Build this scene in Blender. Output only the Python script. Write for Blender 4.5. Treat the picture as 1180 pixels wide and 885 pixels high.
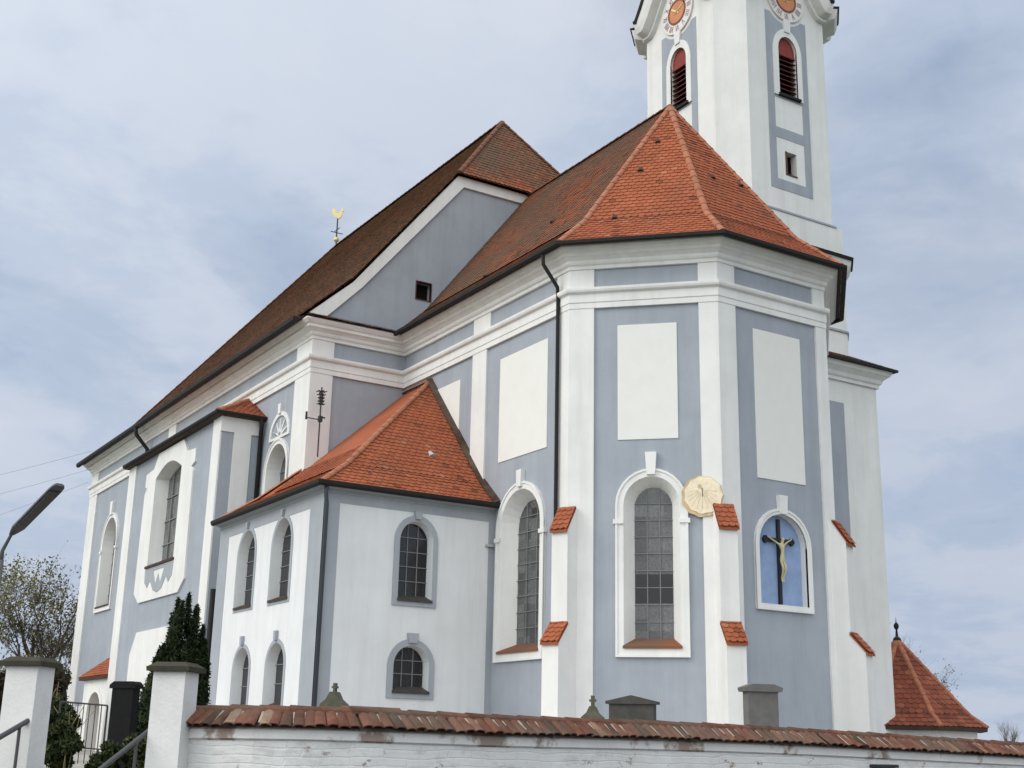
import bpy, math, random
from mathutils import Vector, Matrix
random.seed(7)
R = math.radians
for o in list(bpy.data.objects): bpy.data.objects.remove(o)
SC = bpy.context.scene
COL = SC.collection

# ------------------------------------------------------------------ camera, sky, sun, exposure
YAW, PITCH, ROLL, FPX = -58.228, 15.99, 1.243, 1463.16
CAM = Vector((22.925, -22.071, 0.0))           # eye level is z = 0, the street lies at -1.65
_y, _p, _r = R(YAW), R(PITCH), R(ROLL)
FWD = Vector((math.sin(_y)*math.cos(_p), math.cos(_y)*math.cos(_p), math.sin(_p)))
_rt = Vector((math.cos(_y), -math.sin(_y), 0)); _up = _rt.cross(FWD)
RT = math.cos(_r)*_rt + math.sin(_r)*_up; UP = -math.sin(_r)*_rt + math.cos(_r)*_up
cd = bpy.data.cameras.new('camera'); co = bpy.data.objects.new('camera', cd); COL.objects.link(co)
cd.sensor_width = 36.0; cd.lens = FPX*36.0/1180.0; cd.clip_end = 6000; cd.clip_start = .05
co.matrix_world = Matrix(((RT.x, UP.x, -FWD.x, CAM.x), (RT.y, UP.y, -FWD.y, CAM.y), (RT.z, UP.z, -FWD.z, CAM.z), (0, 0, 0, 1)))
SC.camera = co

SUN_EL, SUN_AZ = 34.0, 194.0                    # azimuth clockwise from north (+y)
sdir = Vector((math.sin(R(SUN_AZ))*math.cos(R(SUN_EL)), math.cos(R(SUN_AZ))*math.cos(R(SUN_EL)), math.sin(R(SUN_EL))))
sl = bpy.data.lights.new('sun', 'SUN'); sl.energy = .92; sl.angle = R(28); sl.color = (1, .945, .875)
so = bpy.data.objects.new('sun', sl); COL.objects.link(so)
so.rotation_euler = (-sdir).to_track_quat('-Z', 'Y').to_euler()

world = bpy.data.worlds.new('World'); SC.world = world; world.use_nodes = True
def build_world():
    nt = world.node_tree; N = nt.nodes; L = nt.links
    bg = N['Background']; bg.inputs['Strength'].default_value = .1
    sky = N.new('ShaderNodeTexSky'); sky.sky_type = 'NISHITA'; sky.sun_disc = False
    sky.sun_elevation = R(SUN_EL); sky.sun_rotation = R(SUN_AZ); sky.altitude = 400; sky.dust_density = 2.0
    tc = N.new('ShaderNodeTexCoord')
    sx = N.new('ShaderNodeSeparateXYZ'); L.new(tc.outputs['Generated'], sx.inputs[0])
    def mth(op, a, b=None):
        m = N.new('ShaderNodeMath'); m.operation = op
        for i, v in enumerate((a, b)):
            if v is None: continue
            if isinstance(v, (int, float)): m.inputs[i].default_value = v
            else: L.new(v, m.inputs[i])
        return m.outputs[0]
    zz = mth('ADD', mth('MAXIMUM', sx.outputs[2], 0.0), .22)
    cx = N.new('ShaderNodeCombineXYZ')
    L.new(mth('DIVIDE', sx.outputs[0], zz), cx.inputs[0]); L.new(mth('DIVIDE', sx.outputs[1], zz), cx.inputs[1])
    def noise(scale, det, rough, dist, loc):
        mp = N.new('ShaderNodeMapping'); mp.inputs['Location'].default_value = loc
        mp.inputs['Rotation'].default_value = (0, 0, R(35)); mp.inputs['Scale'].default_value = (1, 1.0, 1)
        L.new(cx.outputs[0], mp.inputs[0])
        n = N.new('ShaderNodeTexNoise'); n.inputs['Scale'].default_value = scale; n.inputs['Detail'].default_value = det
        n.inputs['Roughness'].default_value = rough; n.inputs['Distortion'].default_value = dist
        L.new(mp.outputs[0], n.inputs['Vector']); return n.outputs['Fac']
    def ramp(f, *st):
        r = N.new('ShaderNodeValToRGB'); e = r.color_ramp.elements
        while len(e) < len(st): e.new(.5)
        for k, (p, c) in zip(e, st): k.position = p; k.color = (*c, 1)
        r.color_ramp.interpolation = 'EASE'
        L.new(f, r.inputs[0]); return r.outputs[0]
    def mix(f, a, b, mode='MIX'):
        m = N.new('ShaderNodeMix'); m.data_type = 'RGBA'; m.blend_type = mode
        for i, v in ((0, f), (6, a), (7, b)):
            if isinstance(v, (int, float)): m.inputs[i].default_value = v
            elif isinstance(v, tuple): m.inputs[i].default_value = (*v, 1)
            else: L.new(v, m.inputs[i])
        return m.outputs[2]
    big = noise(1.05, 6, .55, .35, (3.1, 1.7, 0))
    fine = noise(3.4, 9, .62, .3, (0.4, 7.2, 0))
    shade = mth('ADD', mth('MULTIPLY', big, .6), mth('MULTIPLY', fine, .4))
    cloud = ramp(shade, (.37, (3.95, 4.85, 6.55)), (.45, (4.75, 5.6, 7.15)), (.54, (5.6, 6.3, 7.6)), (.63, (6.05, 6.6, 7.8)))
    cover = ramp(noise(1.5, 7, .58, .5, (5.3, 2.2, 0)), (.33, (0.72,)*3), (.50, (1.0,)*3))
    skyc = mix(1.0, sky.outputs[0], (1.25, 1.25, 1.25), 'MULTIPLY')
    col = mix(cover, skyc, cloud)
    # added sky glow apart from the sun, behind the camera, brightening south-east walls
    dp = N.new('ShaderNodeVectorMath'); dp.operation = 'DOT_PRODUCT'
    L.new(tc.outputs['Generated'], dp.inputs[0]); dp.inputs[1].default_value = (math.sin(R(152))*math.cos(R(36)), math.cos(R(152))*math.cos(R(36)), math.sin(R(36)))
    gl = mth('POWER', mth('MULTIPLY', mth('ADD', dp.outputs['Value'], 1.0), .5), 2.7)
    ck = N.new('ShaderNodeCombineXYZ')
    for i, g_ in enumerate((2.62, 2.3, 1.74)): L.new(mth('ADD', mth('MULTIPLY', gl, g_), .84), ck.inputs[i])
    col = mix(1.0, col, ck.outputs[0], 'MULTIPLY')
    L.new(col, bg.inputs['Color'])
build_world()
SC.view_settings.view_transform = 'Standard'; SC.view_settings.look = 'None'
SC.view_settings.exposure = 0.14; SC.view_settings.gamma = 1.0; SC.view_settings.use_curve_mapping = False

# ------------------------------------------------------------------ object helpers
def tag(o, label=None, cat=None, group=None, kind=None):
    for k, v in (('label', label), ('category', cat), ('group', group), ('kind', kind)):
        if v: o[k] = v
    return o
ROOT = {}
def empty(name, loc, label=None, cat=None, group=None):
    o = bpy.data.objects.new(name, None); COL.objects.link(o); o.location = loc; o.empty_display_size = .3
    ROOT[o.name] = Vector(loc); return tag(o, label, cat, group)
class MB:
    """collects faces in world coordinates; build() links them as ONE mesh object"""
    def __init__(s): s.v = []; s.f = []; s.uv = []; s.a = []; s.mi = []
    def face(s, pts, uv=None, a=0.0, mi=0):
        i = len(s.v); s.v += [tuple(p) for p in pts]; s.f.append(list(range(i, i+len(pts)))); s.uv.append(uv); s.a.append(a); s.mi.append(mi)
    def mesh(s, vs, fs, a=0.0, mi=0):
        i = len(s.v); s.v += [tuple(p) for p in vs]
        for f in fs: s.f.append([i+k for k in f]); s.uv.append(None); s.a.append(a); s.mi.append(mi)
    def box(s, c, sz, rz=0.0, a=0.0, taper=1.0, mi=0):
        cs, sn = math.cos(rz), math.sin(rz); vs = []
        for z in (-.5, .5):
            k = taper if z > 0 else 1
            for x, y in ((-.5, -.5), (.5, -.5), (.5, .5), (-.5, .5)):
                X, Y = x*sz[0]*k, y*sz[1]*k
                vs.append((c[0]+X*cs-Y*sn, c[1]+X*sn+Y*cs, c[2]+z*sz[2]))
        s.mesh(vs, [(3, 2, 1, 0), (4, 5, 6, 7), (0, 1, 5, 4), (1, 2, 6, 5), (2, 3, 7, 6), (3, 0, 4, 7)], a, mi)
    def prism(s, pts, d, a=0.0):
        """closed solid: polygon pts extruded by vector d"""
        n = len(pts); d = Vector(d); P = [Vector(p) for p in pts]
        s.mesh(P+[p+d for p in P], [tuple(range(n))[::-1], tuple(range(n, 2*n))]+[(i, (i+1) % n, n+(i+1) % n, n+i) for i in range(n)], a)
    def tube(s, pts, r, n=8, cap=True, a=0.0):
        P = [Vector(p) for p in pts]; rr = r if isinstance(r, (list, tuple)) else [r]*len(P)
        ref = None; rings = []
        for i, p in enumerate(P):
            t = (P[min(i+1, len(P)-1)]-P[max(i-1, 0)]).normalized()
            if ref is None:
                ref = t.cross(Vector((0, 0, 1)))
                if ref.length < 1e-3: ref = t.cross(Vector((1, 0, 0)))
            ref = (ref-t*ref.dot(t)).normalized(); b = t.cross(ref)
            rings.append([p+rr[i]*(math.cos(2*math.pi*k/n)*ref+math.sin(2*math.pi*k/n)*b) for k in range(n)])
        vs = [q for g in rings for q in g]; fs = []
        for i in range(len(P)-1):
            for k in range(n): fs.append((i*n+k, i*n+(k+1) % n, (i+1)*n+(k+1) % n, (i+1)*n+k))
        if cap: fs += [tuple(range(n))[::-1], tuple(range((len(P)-1)*n, len(P)*n))]
        s.mesh(vs, fs, a)
    def lathe(s, c, prof, n=24, a=0.0):
        vs = []; fs = []
        for r, z in prof:
            for k in range(n): vs.append((c[0]+r*math.cos(2*math.pi*k/n), c[1]+r*math.sin(2*math.pi*k/n), c[2]+z))
        for i in range(len(prof)-1):
            for k in range(n): fs.append((i*n+k, i*n+(k+1) % n, (i+1)*n+(k+1) % n, (i+1)*n+k))
        s.mesh(vs, fs, a)
    def build(s, name, mat, parent=None, smooth=False):
        me = bpy.data.meshes.new(name)
        off = Vector((0, 0, 0)); q = parent
        while q is not None: off += q.location; q = q.parent
        me.from_pydata([tuple(Vector(v)-off) for v in s.v], [], s.f); me.update()
        if any(u is not None for u in s.uv):
            l = me.uv_layers.new(name='UVMap'); k = 0
            for f, u in zip(s.f, s.uv):
                for j in range(len(f)):
                    l.data[k].uv = u[j] if u else (0, 0); k += 1
        if any(s.a):
            at = me.attributes.new('tone', 'FLOAT', 'FACE'); at.data.foreach_set('value', s.a)
        for m in (mat if isinstance(mat, (list, tuple)) else [mat]): me.materials.append(m)
        if any(s.mi): me.polygons.foreach_set('material_index', s.mi)
        if smooth: me.polygons.foreach_set('use_smooth', [True]*len(me.polygons))
        o = bpy.data.objects.new(name, me); COL.objects.link(o); o.parent = parent
        return o
def P(px, py, depth):
    """a point on the photograph's sight line, depth metres ahead"""
    return CAM + depth*(FWD + RT*((px-590)/FPX) - UP*((py-442.5)/FPX))

# ------------------------------------------------------------------ materials
def mat(name, col, rough=.8, spec=.3, metal=0.0, var=0.0, vscale=3.0, bump=0.0, bscale=40.0, tone=None, stain=None, extra=None):
    m = bpy.data.materials.new(name); m.use_nodes = True; nt = m.node_tree; N = nt.nodes; L = nt.links
    b = N['Principled BSDF']; b.inputs['Roughness'].default_value = rough; b.inputs['Specular IOR Level'].default_value = spec
    b.inputs['Metallic'].default_value = metal
    geo = N.new('ShaderNodeNewGeometry'); pos = geo.outputs['Position']
    def noise(sc, det=5, rough=.6, vec=pos, scale3=None):
        if scale3:
            mp = N.new('ShaderNodeMapping'); mp.inputs['Scale'].default_value = scale3; L.new(vec, mp.inputs[0]); vec = mp.outputs[0]
        n = N.new('ShaderNodeTexNoise'); n.inputs['Scale'].default_value = sc; n.inputs['Detail'].default_value = det; n.inputs['Roughness'].default_value = rough
        L.new(vec, n.inputs['Vector']); return n.outputs['Fac']
    def ramp(f, *st):
        r = N.new('ShaderNodeValToRGB'); e = r.color_ramp.elements
        while len(e) < len(st): e.new(.5)
        for k, (p, c) in zip(e, st): k.position = p; k.color = (*c, 1) if len(c) == 3 else c
        L.new(f, r.inputs[0]); return r.outputs[0]
    def mix(f, a, c, mode='MIX'):
        x = N.new('ShaderNodeMix'); x.data_type = 'RGBA'; x.blend_type = mode
        for i, v in ((0, f), (6, a), (7, c)):
            if isinstance(v, (int, float)): x.inputs[i].default_value = v
            elif isinstance(v, tuple): x.inputs[i].default_value = (*v, 1)
            else: L.new(v, x.inputs[i])
        return x.outputs[2]
    cur = tuple(col)
    if tone:
        at = N.new('ShaderNodeAttribute'); at.attribute_name = 'tone'
        cur = ramp(at.outputs['Fac'], *tone)
    if var:
        lo = tuple(1-var for _ in range(3)); hi = tuple(1+var for _ in range(3))
        f = ramp(noise(vscale), (.3, lo), (.7, hi)); cur = mix(1.0, cur, f, 'MULTIPLY')
    if stain:   # (colour, scale, low, high, amount)
        c, sc, lo, hi, am = stain[:5]
        f = ramp(noise(sc, 6, .65, scale3=stain[5] if len(stain) > 5 else None), (lo, (0, 0, 0)), (hi, (am,)*3)); cur = mix(f, cur, c)
    if extra: cur = extra(dict(N=N, L=L, mix=mix, ramp=ramp, noise=noise, pos=pos, b=b), cur)
    if isinstance(cur, tuple): b.inputs['Base Color'].default_value = (*cur, 1)
    else: L.new(cur, b.inputs['Base Color'])
    if bump:
        bp = N.new('ShaderNodeBump'); bp.inputs['Strength'].default_value = bump; bp.inputs['Distance'].default_value = .02
        L.new(noise(bscale, 6), bp.inputs['Height']); L.new(bp.outputs[0], b.inputs['Normal'])
    return m
WHITE = (.76, .755, .735); BLUE = (.35, .378, .42)
M = {}
def streaks(dirt):
    def f(k, cur):   # rain streaks and faint grime, wear of the plaster itself
        a = k['ramp'](k['noise'](1.0, 6, .65, scale3=(2.6, 2.6, .22)), (.46, (0, 0, 0)), (.75, (.42,)*3))
        cur = k['mix'](a, cur, dirt)
        b_ = k['ramp'](k['noise'](.55, 7, .7), (.42, (0, 0, 0)), (.72, (.32,)*3))
        return k['mix'](b_, cur, dirt)
    return f
M['white'] = mat('white_plaster', WHITE, .9, .15, var=.03, vscale=1.2, bump=.12, bscale=55, extra=streaks((.55, .54, .51)))
M['blue'] = mat('blue_grey_plaster', BLUE, .92, .12, var=.05, vscale=1.3, bump=.14, bscale=60, extra=streaks((.25, .27, .31)))
M['trim'] = mat('grey_trim_paint', (.35, .375, .405), .9, .12, var=.05, vscale=1.6, bump=.12, bscale=60, extra=streaks((.28, .30, .32)))
M['sac'] = mat('pale_sacristy_plaster', (.72, .73, .735), .9, .15, var=.03, vscale=1.0, bump=.12, bscale=55, extra=streaks((.55, .55, .54)))
M['panel'] = mat('cream_white_panel', (.74, .735, .70), .9, .15, var=.02, bump=.1, bscale=60)
ORANGE = [(0, (.19, .056, .03)), (.1, (.29, .083, .038)), (.5, (.325, .094, .043)), (.9, (.355, .106, .05)), (1, (.36, .14, .075))]
BROWN = [(0, (.085, .05, .035)), (.3, (.15, .079, .05)), (.7, (.21, .10, .06)), (1, (.29, .125, .065))]
MIXED = [(0, (.10, .04, .024)), (.3, (.20, .068, .034)), (.7, (.29, .09, .042)), (1, (.35, .12, .06))]
M['tile'] = mat('orange_roof_tile', ORANGE[2][1], .85, .2, tone=ORANGE, var=.13, vscale=.9, stain=((.16, .08, .05), .8, .5, .75, .5), bump=.2, bscale=30)
M['tile_brown'] = mat('weathered_brown_tile', BROWN[1][1], .9, .15, tone=BROWN, var=.2, vscale=.6, stain=((.12, .10, .066), .7, .42, .7, .6), bump=.2, bscale=30)
M['tile_mixed'] = mat('weathered_red_tile', MIXED[1][1], .88, .18, tone=MIXED, var=.18, vscale=.7, stain=((.14, .092, .062), .45, .36, .56, .85), bump=.2, bscale=30)
M['tile_red'] = mat('aged_red_tile', (.24, .07, .04), .88, .18, tone=[(0, (.12, .04, .026)), (.5, (.23, .066, .038)), (1, (.30, .10, .055))], var=.2, vscale=1.2, stain=((.10, .05, .035), 1.5, .5, .75, .5), bump=.2, bscale=30)
M['ridge'] = mat('ridge_tile', (.36, .14, .08), .85, .2, var=.2, vscale=2.5, stain=((.3, .22, .16), 2.2, .55, .75, .6))
M['ridge_brown'] = mat('weathered_ridge_tile', (.16, .075, .045), .88, .2, var=.2, vscale=2.5)
M['gutter'] = mat('dark_gutter_metal', (.02, .019, .018), .75, .2, metal=0.0, var=.15, vscale=4)
M['slate_pipe'] = mat('slate_painted_pipe', (.055, .064, .078), .6, .3, var=.1)
M['soffit'] = mat('dark_brown_eave_board', (.06, .04, .032), .8, .2, var=.2, vscale=5)
M['lead'] = mat('lead_bar', (.19, .19, .19), .6, .3)
M['frame'] = mat('pale_window_bar', (.42, .42, .42), .6, .3)
M['glass_dark'] = mat('dark_window_glass', (.012, .012, .014), .12, .5, var=.3, vscale=3)
def leaded(k, cur):
    N, L = k['N'], k['L']
    uv = N.new('ShaderNodeTexCoord'); v = N.new('ShaderNodeTexVoronoi'); v.inputs['Scale'].default_value = 12; v.feature = 'DISTANCE_TO_EDGE'
    L.new(uv.outputs['Object'], v.inputs['Vector'])
    a = k['ramp'](v.outputs['Distance'], (.02, (.115, .117, .117)), (.10, (.082, .084, .085)), (.35, (.068, .07, .072)))
    vp = N.new('ShaderNodeTexVoronoi'); vp.distance = 'CHEBYCHEV'; vp.inputs['Scale'].default_value = 3.6; vp.inputs['Randomness'].default_value = .12; L.new(uv.outputs['Object'], vp.inputs['Vector'])
    a = k['mix'](1.0, a, k['ramp'](vp.outputs['Color'], (.15, (.62,)*3), (.85, (1.45,)*3)), 'MULTIPLY')
    bp = N.new('ShaderNodeBump'); bp.inputs['Strength'].default_value = .25; bp.inputs['Distance'].default_value = .01
    L.new(v.outputs['Distance'], bp.inputs['Height']); L.new(bp.outputs[0], k['b'].inputs['Normal'])
    return a
M['glass'] = mat('leaded_glass', (.08, .08, .085), .12, .5, extra=leaded)
M['pane_black'] = mat('open_dark_pane', (.012, .012, .014), .25, .4)
M['louvre'] = mat('dark_red_louvre', (.11, .022, .016), .7, .3, var=.2, vscale=6)
M['louvre_red'] = mat('red_shutter_head', (.22, .04, .03), .7, .3, var=.2, vscale=6)
M['black'] = mat('black_void', (.008, .007, .006), .9, .1)
M['clock_white'] = mat('clock_ring_white', (.72, .68, .66), .6, .3, var=.05)
M['clock_orange'] = mat('clock_disc_orange', (.56, .22, .10), .55, .3, var=.1, vscale=5)
M['clock_rim'] = mat('clock_rim_rust', (.20, .07, .045), .6, .3)
M['clock_num'] = mat('clock_numeral', (.30, .20, .21), .6, .3)
M['gold'] = mat('gilding', (.66, .55, .26), .5, .5, metal=.5)
M['sundial'] = mat('sundial_cream', (.80, .70, .53), .9, .1, var=.1, vscale=7, stain=((.62, .48, .30), 5, .5, .75, .6))
M['sundial_edge'] = mat('sundial_ochre_edge', (.56, .43, .26), .9, .2, var=.2, vscale=9)
M['niche'] = mat('niche_blue', (.27, .365, .56), .85, .2, var=.14, vscale=2.5)
M['cross'] = mat('cross_black_wood', (.02, .022, .028), .5, .3)
M['corpus'] = mat('corpus_ivory', (.52, .45, .27), .55, .3, var=.08, vscale=10)
M['iron'] = mat('dark_iron', (.045, .045, .047), .55, .4, metal=.4)
M['steel'] = mat('grey_handrail_steel', (.09, .09, .092), .45, .4, metal=.5)
M['wood'] = mat('brown_door_wood', (.10, .045, .03), .6, .3, var=.25, vscale=8)
M['stonecap'] = mat('mossy_stone_cap', (.062, .056, .044), .92, .1, var=.2, vscale=4, stain=((.07, .075, .035), 3, .45, .7, .7), bump=.4, bscale=25)
M['granite_black'] = mat('black_granite', (.006, .006, .0065), .6, .12, var=.3, vscale=20)
M['granite_dark'] = mat('dark_brown_stone', (.055, .052, .046), .7, .3, var=.25, vscale=7, bump=.2)
M['granite_grey'] = mat('grey_stone', (.13, .127, .12), .75, .3, var=.15, vscale=6, bump=.2)
M['sandstone'] = mat('lichen_sandstone', (.10, .094, .072), .9, .2, var=.25, vscale=6, stain=((.07, .08, .05), 5, .45, .7, .7), bump=.3)
def brickwall(k, cur):   # whitewashed rubble and brick showing through as relief and flaked patches
    N, L = k['N'], k['L']
    uv = N.new('ShaderNodeUVMap')
    wb = N.new('ShaderNodeTexNoise'); wb.inputs['Scale'].default_value = 2.3; wb.inputs['Detail'].default_value = 3
    L.new(uv.outputs[0], wb.inputs['Vector'])
    dv = N.new('ShaderNodeVectorMath'); dv.operation = 'MULTIPLY_ADD'; dv.inputs[1].default_value = (.22, .09, 0); L.new(wb.outputs['Color'], dv.inputs[0]); L.new(uv.outputs[0], dv.inputs[2])
    br = N.new('ShaderNodeTexBrick'); br.inputs['Scale'].default_value = 1.0; br.inputs['Brick Width'].default_value = .29; br.inputs['Row Height'].default_value = .082
    br.inputs['Mortar Size'].default_value = .011; br.inputs['Mortar Smooth'].default_value = .7
    L.new(dv.outputs[0], br.inputs['Vector'])
    bn = N.new('ShaderNodeBump'); bn.inputs['Strength'].default_value = .4; bn.inputs['Distance'].default_value = .012; bn.invert = True
    ad = N.new('ShaderNodeMath'); ad.operation = 'MULTIPLY_ADD'; ad.inputs[1].default_value = -2.2
    L.new(k['noise'](7, 8, .72, scale3=(1, 1, 2.5)), ad.inputs[0]); L.new(br.outputs['Fac'], ad.inputs[2]); L.new(ad.outputs[0], bn.inputs['Height'])
    L.new(bn.outputs[0], k['b'].inputs['Normal'])
    f = k['ramp'](k['noise'](1.6, 8, .72, scale3=(1, 1, 2.2)), (.52, (0, 0, 0)), (.64, (.75,)*3))
    cur = k['mix'](f, cur, (.53, .51, .475))
    g = k['ramp'](k['noise'](3.1, 8, .75, scale3=(1, 1, 1.6)), (.605, (0, 0, 0)), (.64, (.8,)*3))
    return k['mix'](g, cur, (.24, .155, .11))
M['wall'] = mat('whitewashed_brick', (.75, .745, .72), .92, .12, var=.07, vscale=2.2, extra=brickwall)
M['band'] = mat('flaking_white_band', (.76, .75, .72), .92, .12, var=.06, vscale=3, bump=.3, bscale=30, stain=((.25, .17, .13), 1.5, .53, .60, .85))
COPE = [(0, (.055, .036, .028)), (.2, (.105, .051, .037)), (.5, (.15, .066, .045)), (.8, (.19, .086, .057)), (.94, (.22, .12, .08)), (1, (.26, .18, .125))]
M['cope'] = mat('old_coping_tile', COPE[2][1], .95, .08, tone=COPE, var=.3, vscale=7, stain=((.13, .10, .075), 1.1, .42, .64, .7), bump=.4, bscale=35)
M['mortar'] = mat('lime_mortar', (.36, .32, .26), .95, .1, var=.3, vscale=9, bump=.3)
M['pier'] = mat('white_pier_plaster', (.73, .725, .70), .92, .12, var=.05, vscale=3, bump=.25, bscale=28, stain=((.5, .48, .44), 2.0, .55, .8, .4))
M['grass'] = mat('grass', (.06, .085, .03), .95, .1, var=.35, vscale=1.4, bump=.5, bscale=18)
M['asphalt'] = mat('asphalt', (.05, .05, .052), .92, .2, var=.15, vscale=8, bump=.3, bscale=60)
M['gravel'] = mat('gravel', (.38, .355, .32), .95, .1, var=.25, vscale=16, bump=.5, bscale=60)
M['bark'] = mat('bark', (.075, .058, .045), .95, .1, var=.25, vscale=6, bump=.4)
M['bark_pale'] = mat('pale_bark', (.17, .15, .135), .95, .1, var=.25, vscale=6)
M['leaf'] = mat('spring_leaf', (.2, .2, .08), .8, .2, tone=[(0, (.08, .08, .035)), (.5, (.16, .145, .06)), (1, (.24, .21, .10))])
M['yew'] = mat('yew_needle', (.012, .02, .008), .8, .2, tone=[(0, (.008, .014, .005)), (.6, (.020, .032, .011)), (1, (.045, .058, .02))])
M['shrub'] = mat('shrub_leaf', (.03, .045, .015), .8, .2, tone=[(0, (.012, .02, .008)), (.6, (.035, .05, .016)), (1, (.10, .10, .035))])
M['russet'] = mat('russet_leaf', (.09, .03, .025), .8, .2, tone=[(0, (.02, .014, .010)), (1, (.065, .042, .027))])
M['drygrass'] = mat('dry_stalk', (.32, .24, .12), .9, .1)
M['lamp'] = mat('grey_lamp_housing', (.10, .105, .105), .55, .35, var=.1)
M['lamp_pane'] = mat('lamp_cover', (.075, .08, .078), .5, .3)
M['cable'] = mat('cable', (.34, .35, .38), .7, .2)
M['copper'] = mat('dome_copper', (.10, .10, .095), .5, .4, metal=.3, var=.15)

# ------------------------------------------------------------------ ground
def sheet(name, pts, m, kind='structure'):
    b = MB(); b.face(pts); return tag(b.build(name, m), kind=kind)
ZY, ZS = -.45, -1.65
sheet('ground', [(-3000, -3000, ZS-.03), (3000, -3000, ZS-.03), (3000, 3000, ZS-.03), (-3000, 3000, ZS-.03)], M['grass'])

# ------------------------------------------------------------------ building helpers
class Fr:
    """a wall plane: u along it, z up, n outwards"""
    def __init__(s, o, u, n): s.o = Vector((o[0], o[1], 0)); s.u = Vector((u[0], u[1], 0)); s.n = Vector((n[0], n[1], 0))
    def p(s, u, z, n=0.0): return s.o+s.u*u+Vector((0, 0, z))+s.n*n
def earclip(outer, holes):
    from mathutils.geometry import tessellate_polygon
    loops = [[Vector((x, y, 0)) for x, y in l] for l in [outer]+holes]
    flat = [p for l in loops for p in l]
    return [(flat[a].to_2d(), flat[b].to_2d(), flat[c].to_2d()) for a, b, c in tessellate_polygon(loops)]
def area(l): return sum(l[i][0]*l[(i+1) % len(l)][1]-l[(i+1) % len(l)][0]*l[i][1] for i in range(len(l)))/2
def plate(b, F, outer, holes=(), n0=0.0, n1=.05, mi=0, sides=True, hole_sides=True, uv=False):
    """front face at n1 with side walls back to n0"""
    for t in earclip(outer, list(holes)):
        if area(t) < 0: t = t[::-1]
        b.face([F.p(x, z, n1) for x, z in t], [tuple(q) for q in t] if uv else None, mi=mi)
    def wall(l, flip):
        if area(l) < 0: l = l[::-1]
        if flip: l = l[::-1]
        for i in range(len(l)):
            a, c = l[i], l[(i+1) % len(l)]
            b.face([F.p(*a, n0), F.p(*c, n0), F.p(*c, n1), F.p(*a, n1)], mi=mi)
    if sides: wall(list(outer), False)
    if hole_sides:
        for h in holes: wall(list(h), True)
def rect(u0, u1, z0, z1): return [(u0, z0), (u1, z0), (u1, z1), (u0, z1)]
def arch(u0, u1, z0, zs, ztop=None, n=14):
    c = (u0+u1)/2; r = (u1-u0)/2; h = (ztop-zs) if ztop else r
    return [(u0, z0), (u1, z0)]+[(c+r*math.cos(math.pi*k/n), zs+h*math.sin(math.pi*k/n)) for k in range(n+1)]
def grow(l_args, d):
    u0, u1, z0, zs, zt = l_args; return arch(u0-d, u1+d, z0-d, zs, zt+d)
def loft(b, F, A, na, B, nb, mi=0):
    for i in range(len(A)):
        j = (i+1) % len(A)
        b.face([F.p(*A[i], na), F.p(*A[j], na), F.p(*B[j], nb), F.p(*B[i], nb)], mi=mi)
def offset_path(pts, d, closed=False):
    n = len(pts); out = []
    for i in range(n):
        p = Vector(pts[i])
        def nrm(a, c): t = (Vector(c)-Vector(a)).normalized(); return Vector((t.y, -t.x))
        ns = []
        if closed or i > 0: ns.append(nrm(pts[i-1], pts[i]))
        if closed or i < n-1: ns.append(nrm(pts[i], pts[(i+1) % n]))
        m = sum(ns, Vector((0, 0))).normalized(); k = d/max(.2, m.dot(ns[0]))
        out.append(p+m*k)
    return out
def sweep(b, pts, prof, closed=False, a=0.0):
    """profile [(out, z)...] swept along the plan path (outside = right of travel)"""
    rows = [offset_path(pts, o, closed) for o, z in prof]; n = len(pts)
    for i in range(n if closed else n-1):
        j = (i+1) % n
        for k in range(len(prof)-1):
            z0, z1 = prof[k][1], prof[k+1][1]
            b.face([(*rows[k][i], z0), (*rows[k][j], z0), (*rows[k+1][j], z1), (*rows[k+1][i], z1)], a=a)
    if not closed:
        for i in (0, n-1):
            f = [(*rows[k][i], prof[k][1]) for k in range(len(prof))]; b.face(f if i == 0 else f[::-1], a=a)
def clip(poly, fn):
    out = []
    for i in range(len(poly)):
        a, c = poly[i], poly[(i+1) % len(poly)]; da, dc = fn(a), fn(c)
        if da >= 0: out.append(a)
        if (da >= 0) != (dc >= 0):
            t = da/(da-dc); out.append((a[0]+(c[0]-a[0])*t, a[1]+(c[1]-a[1])*t))
    return out
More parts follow.
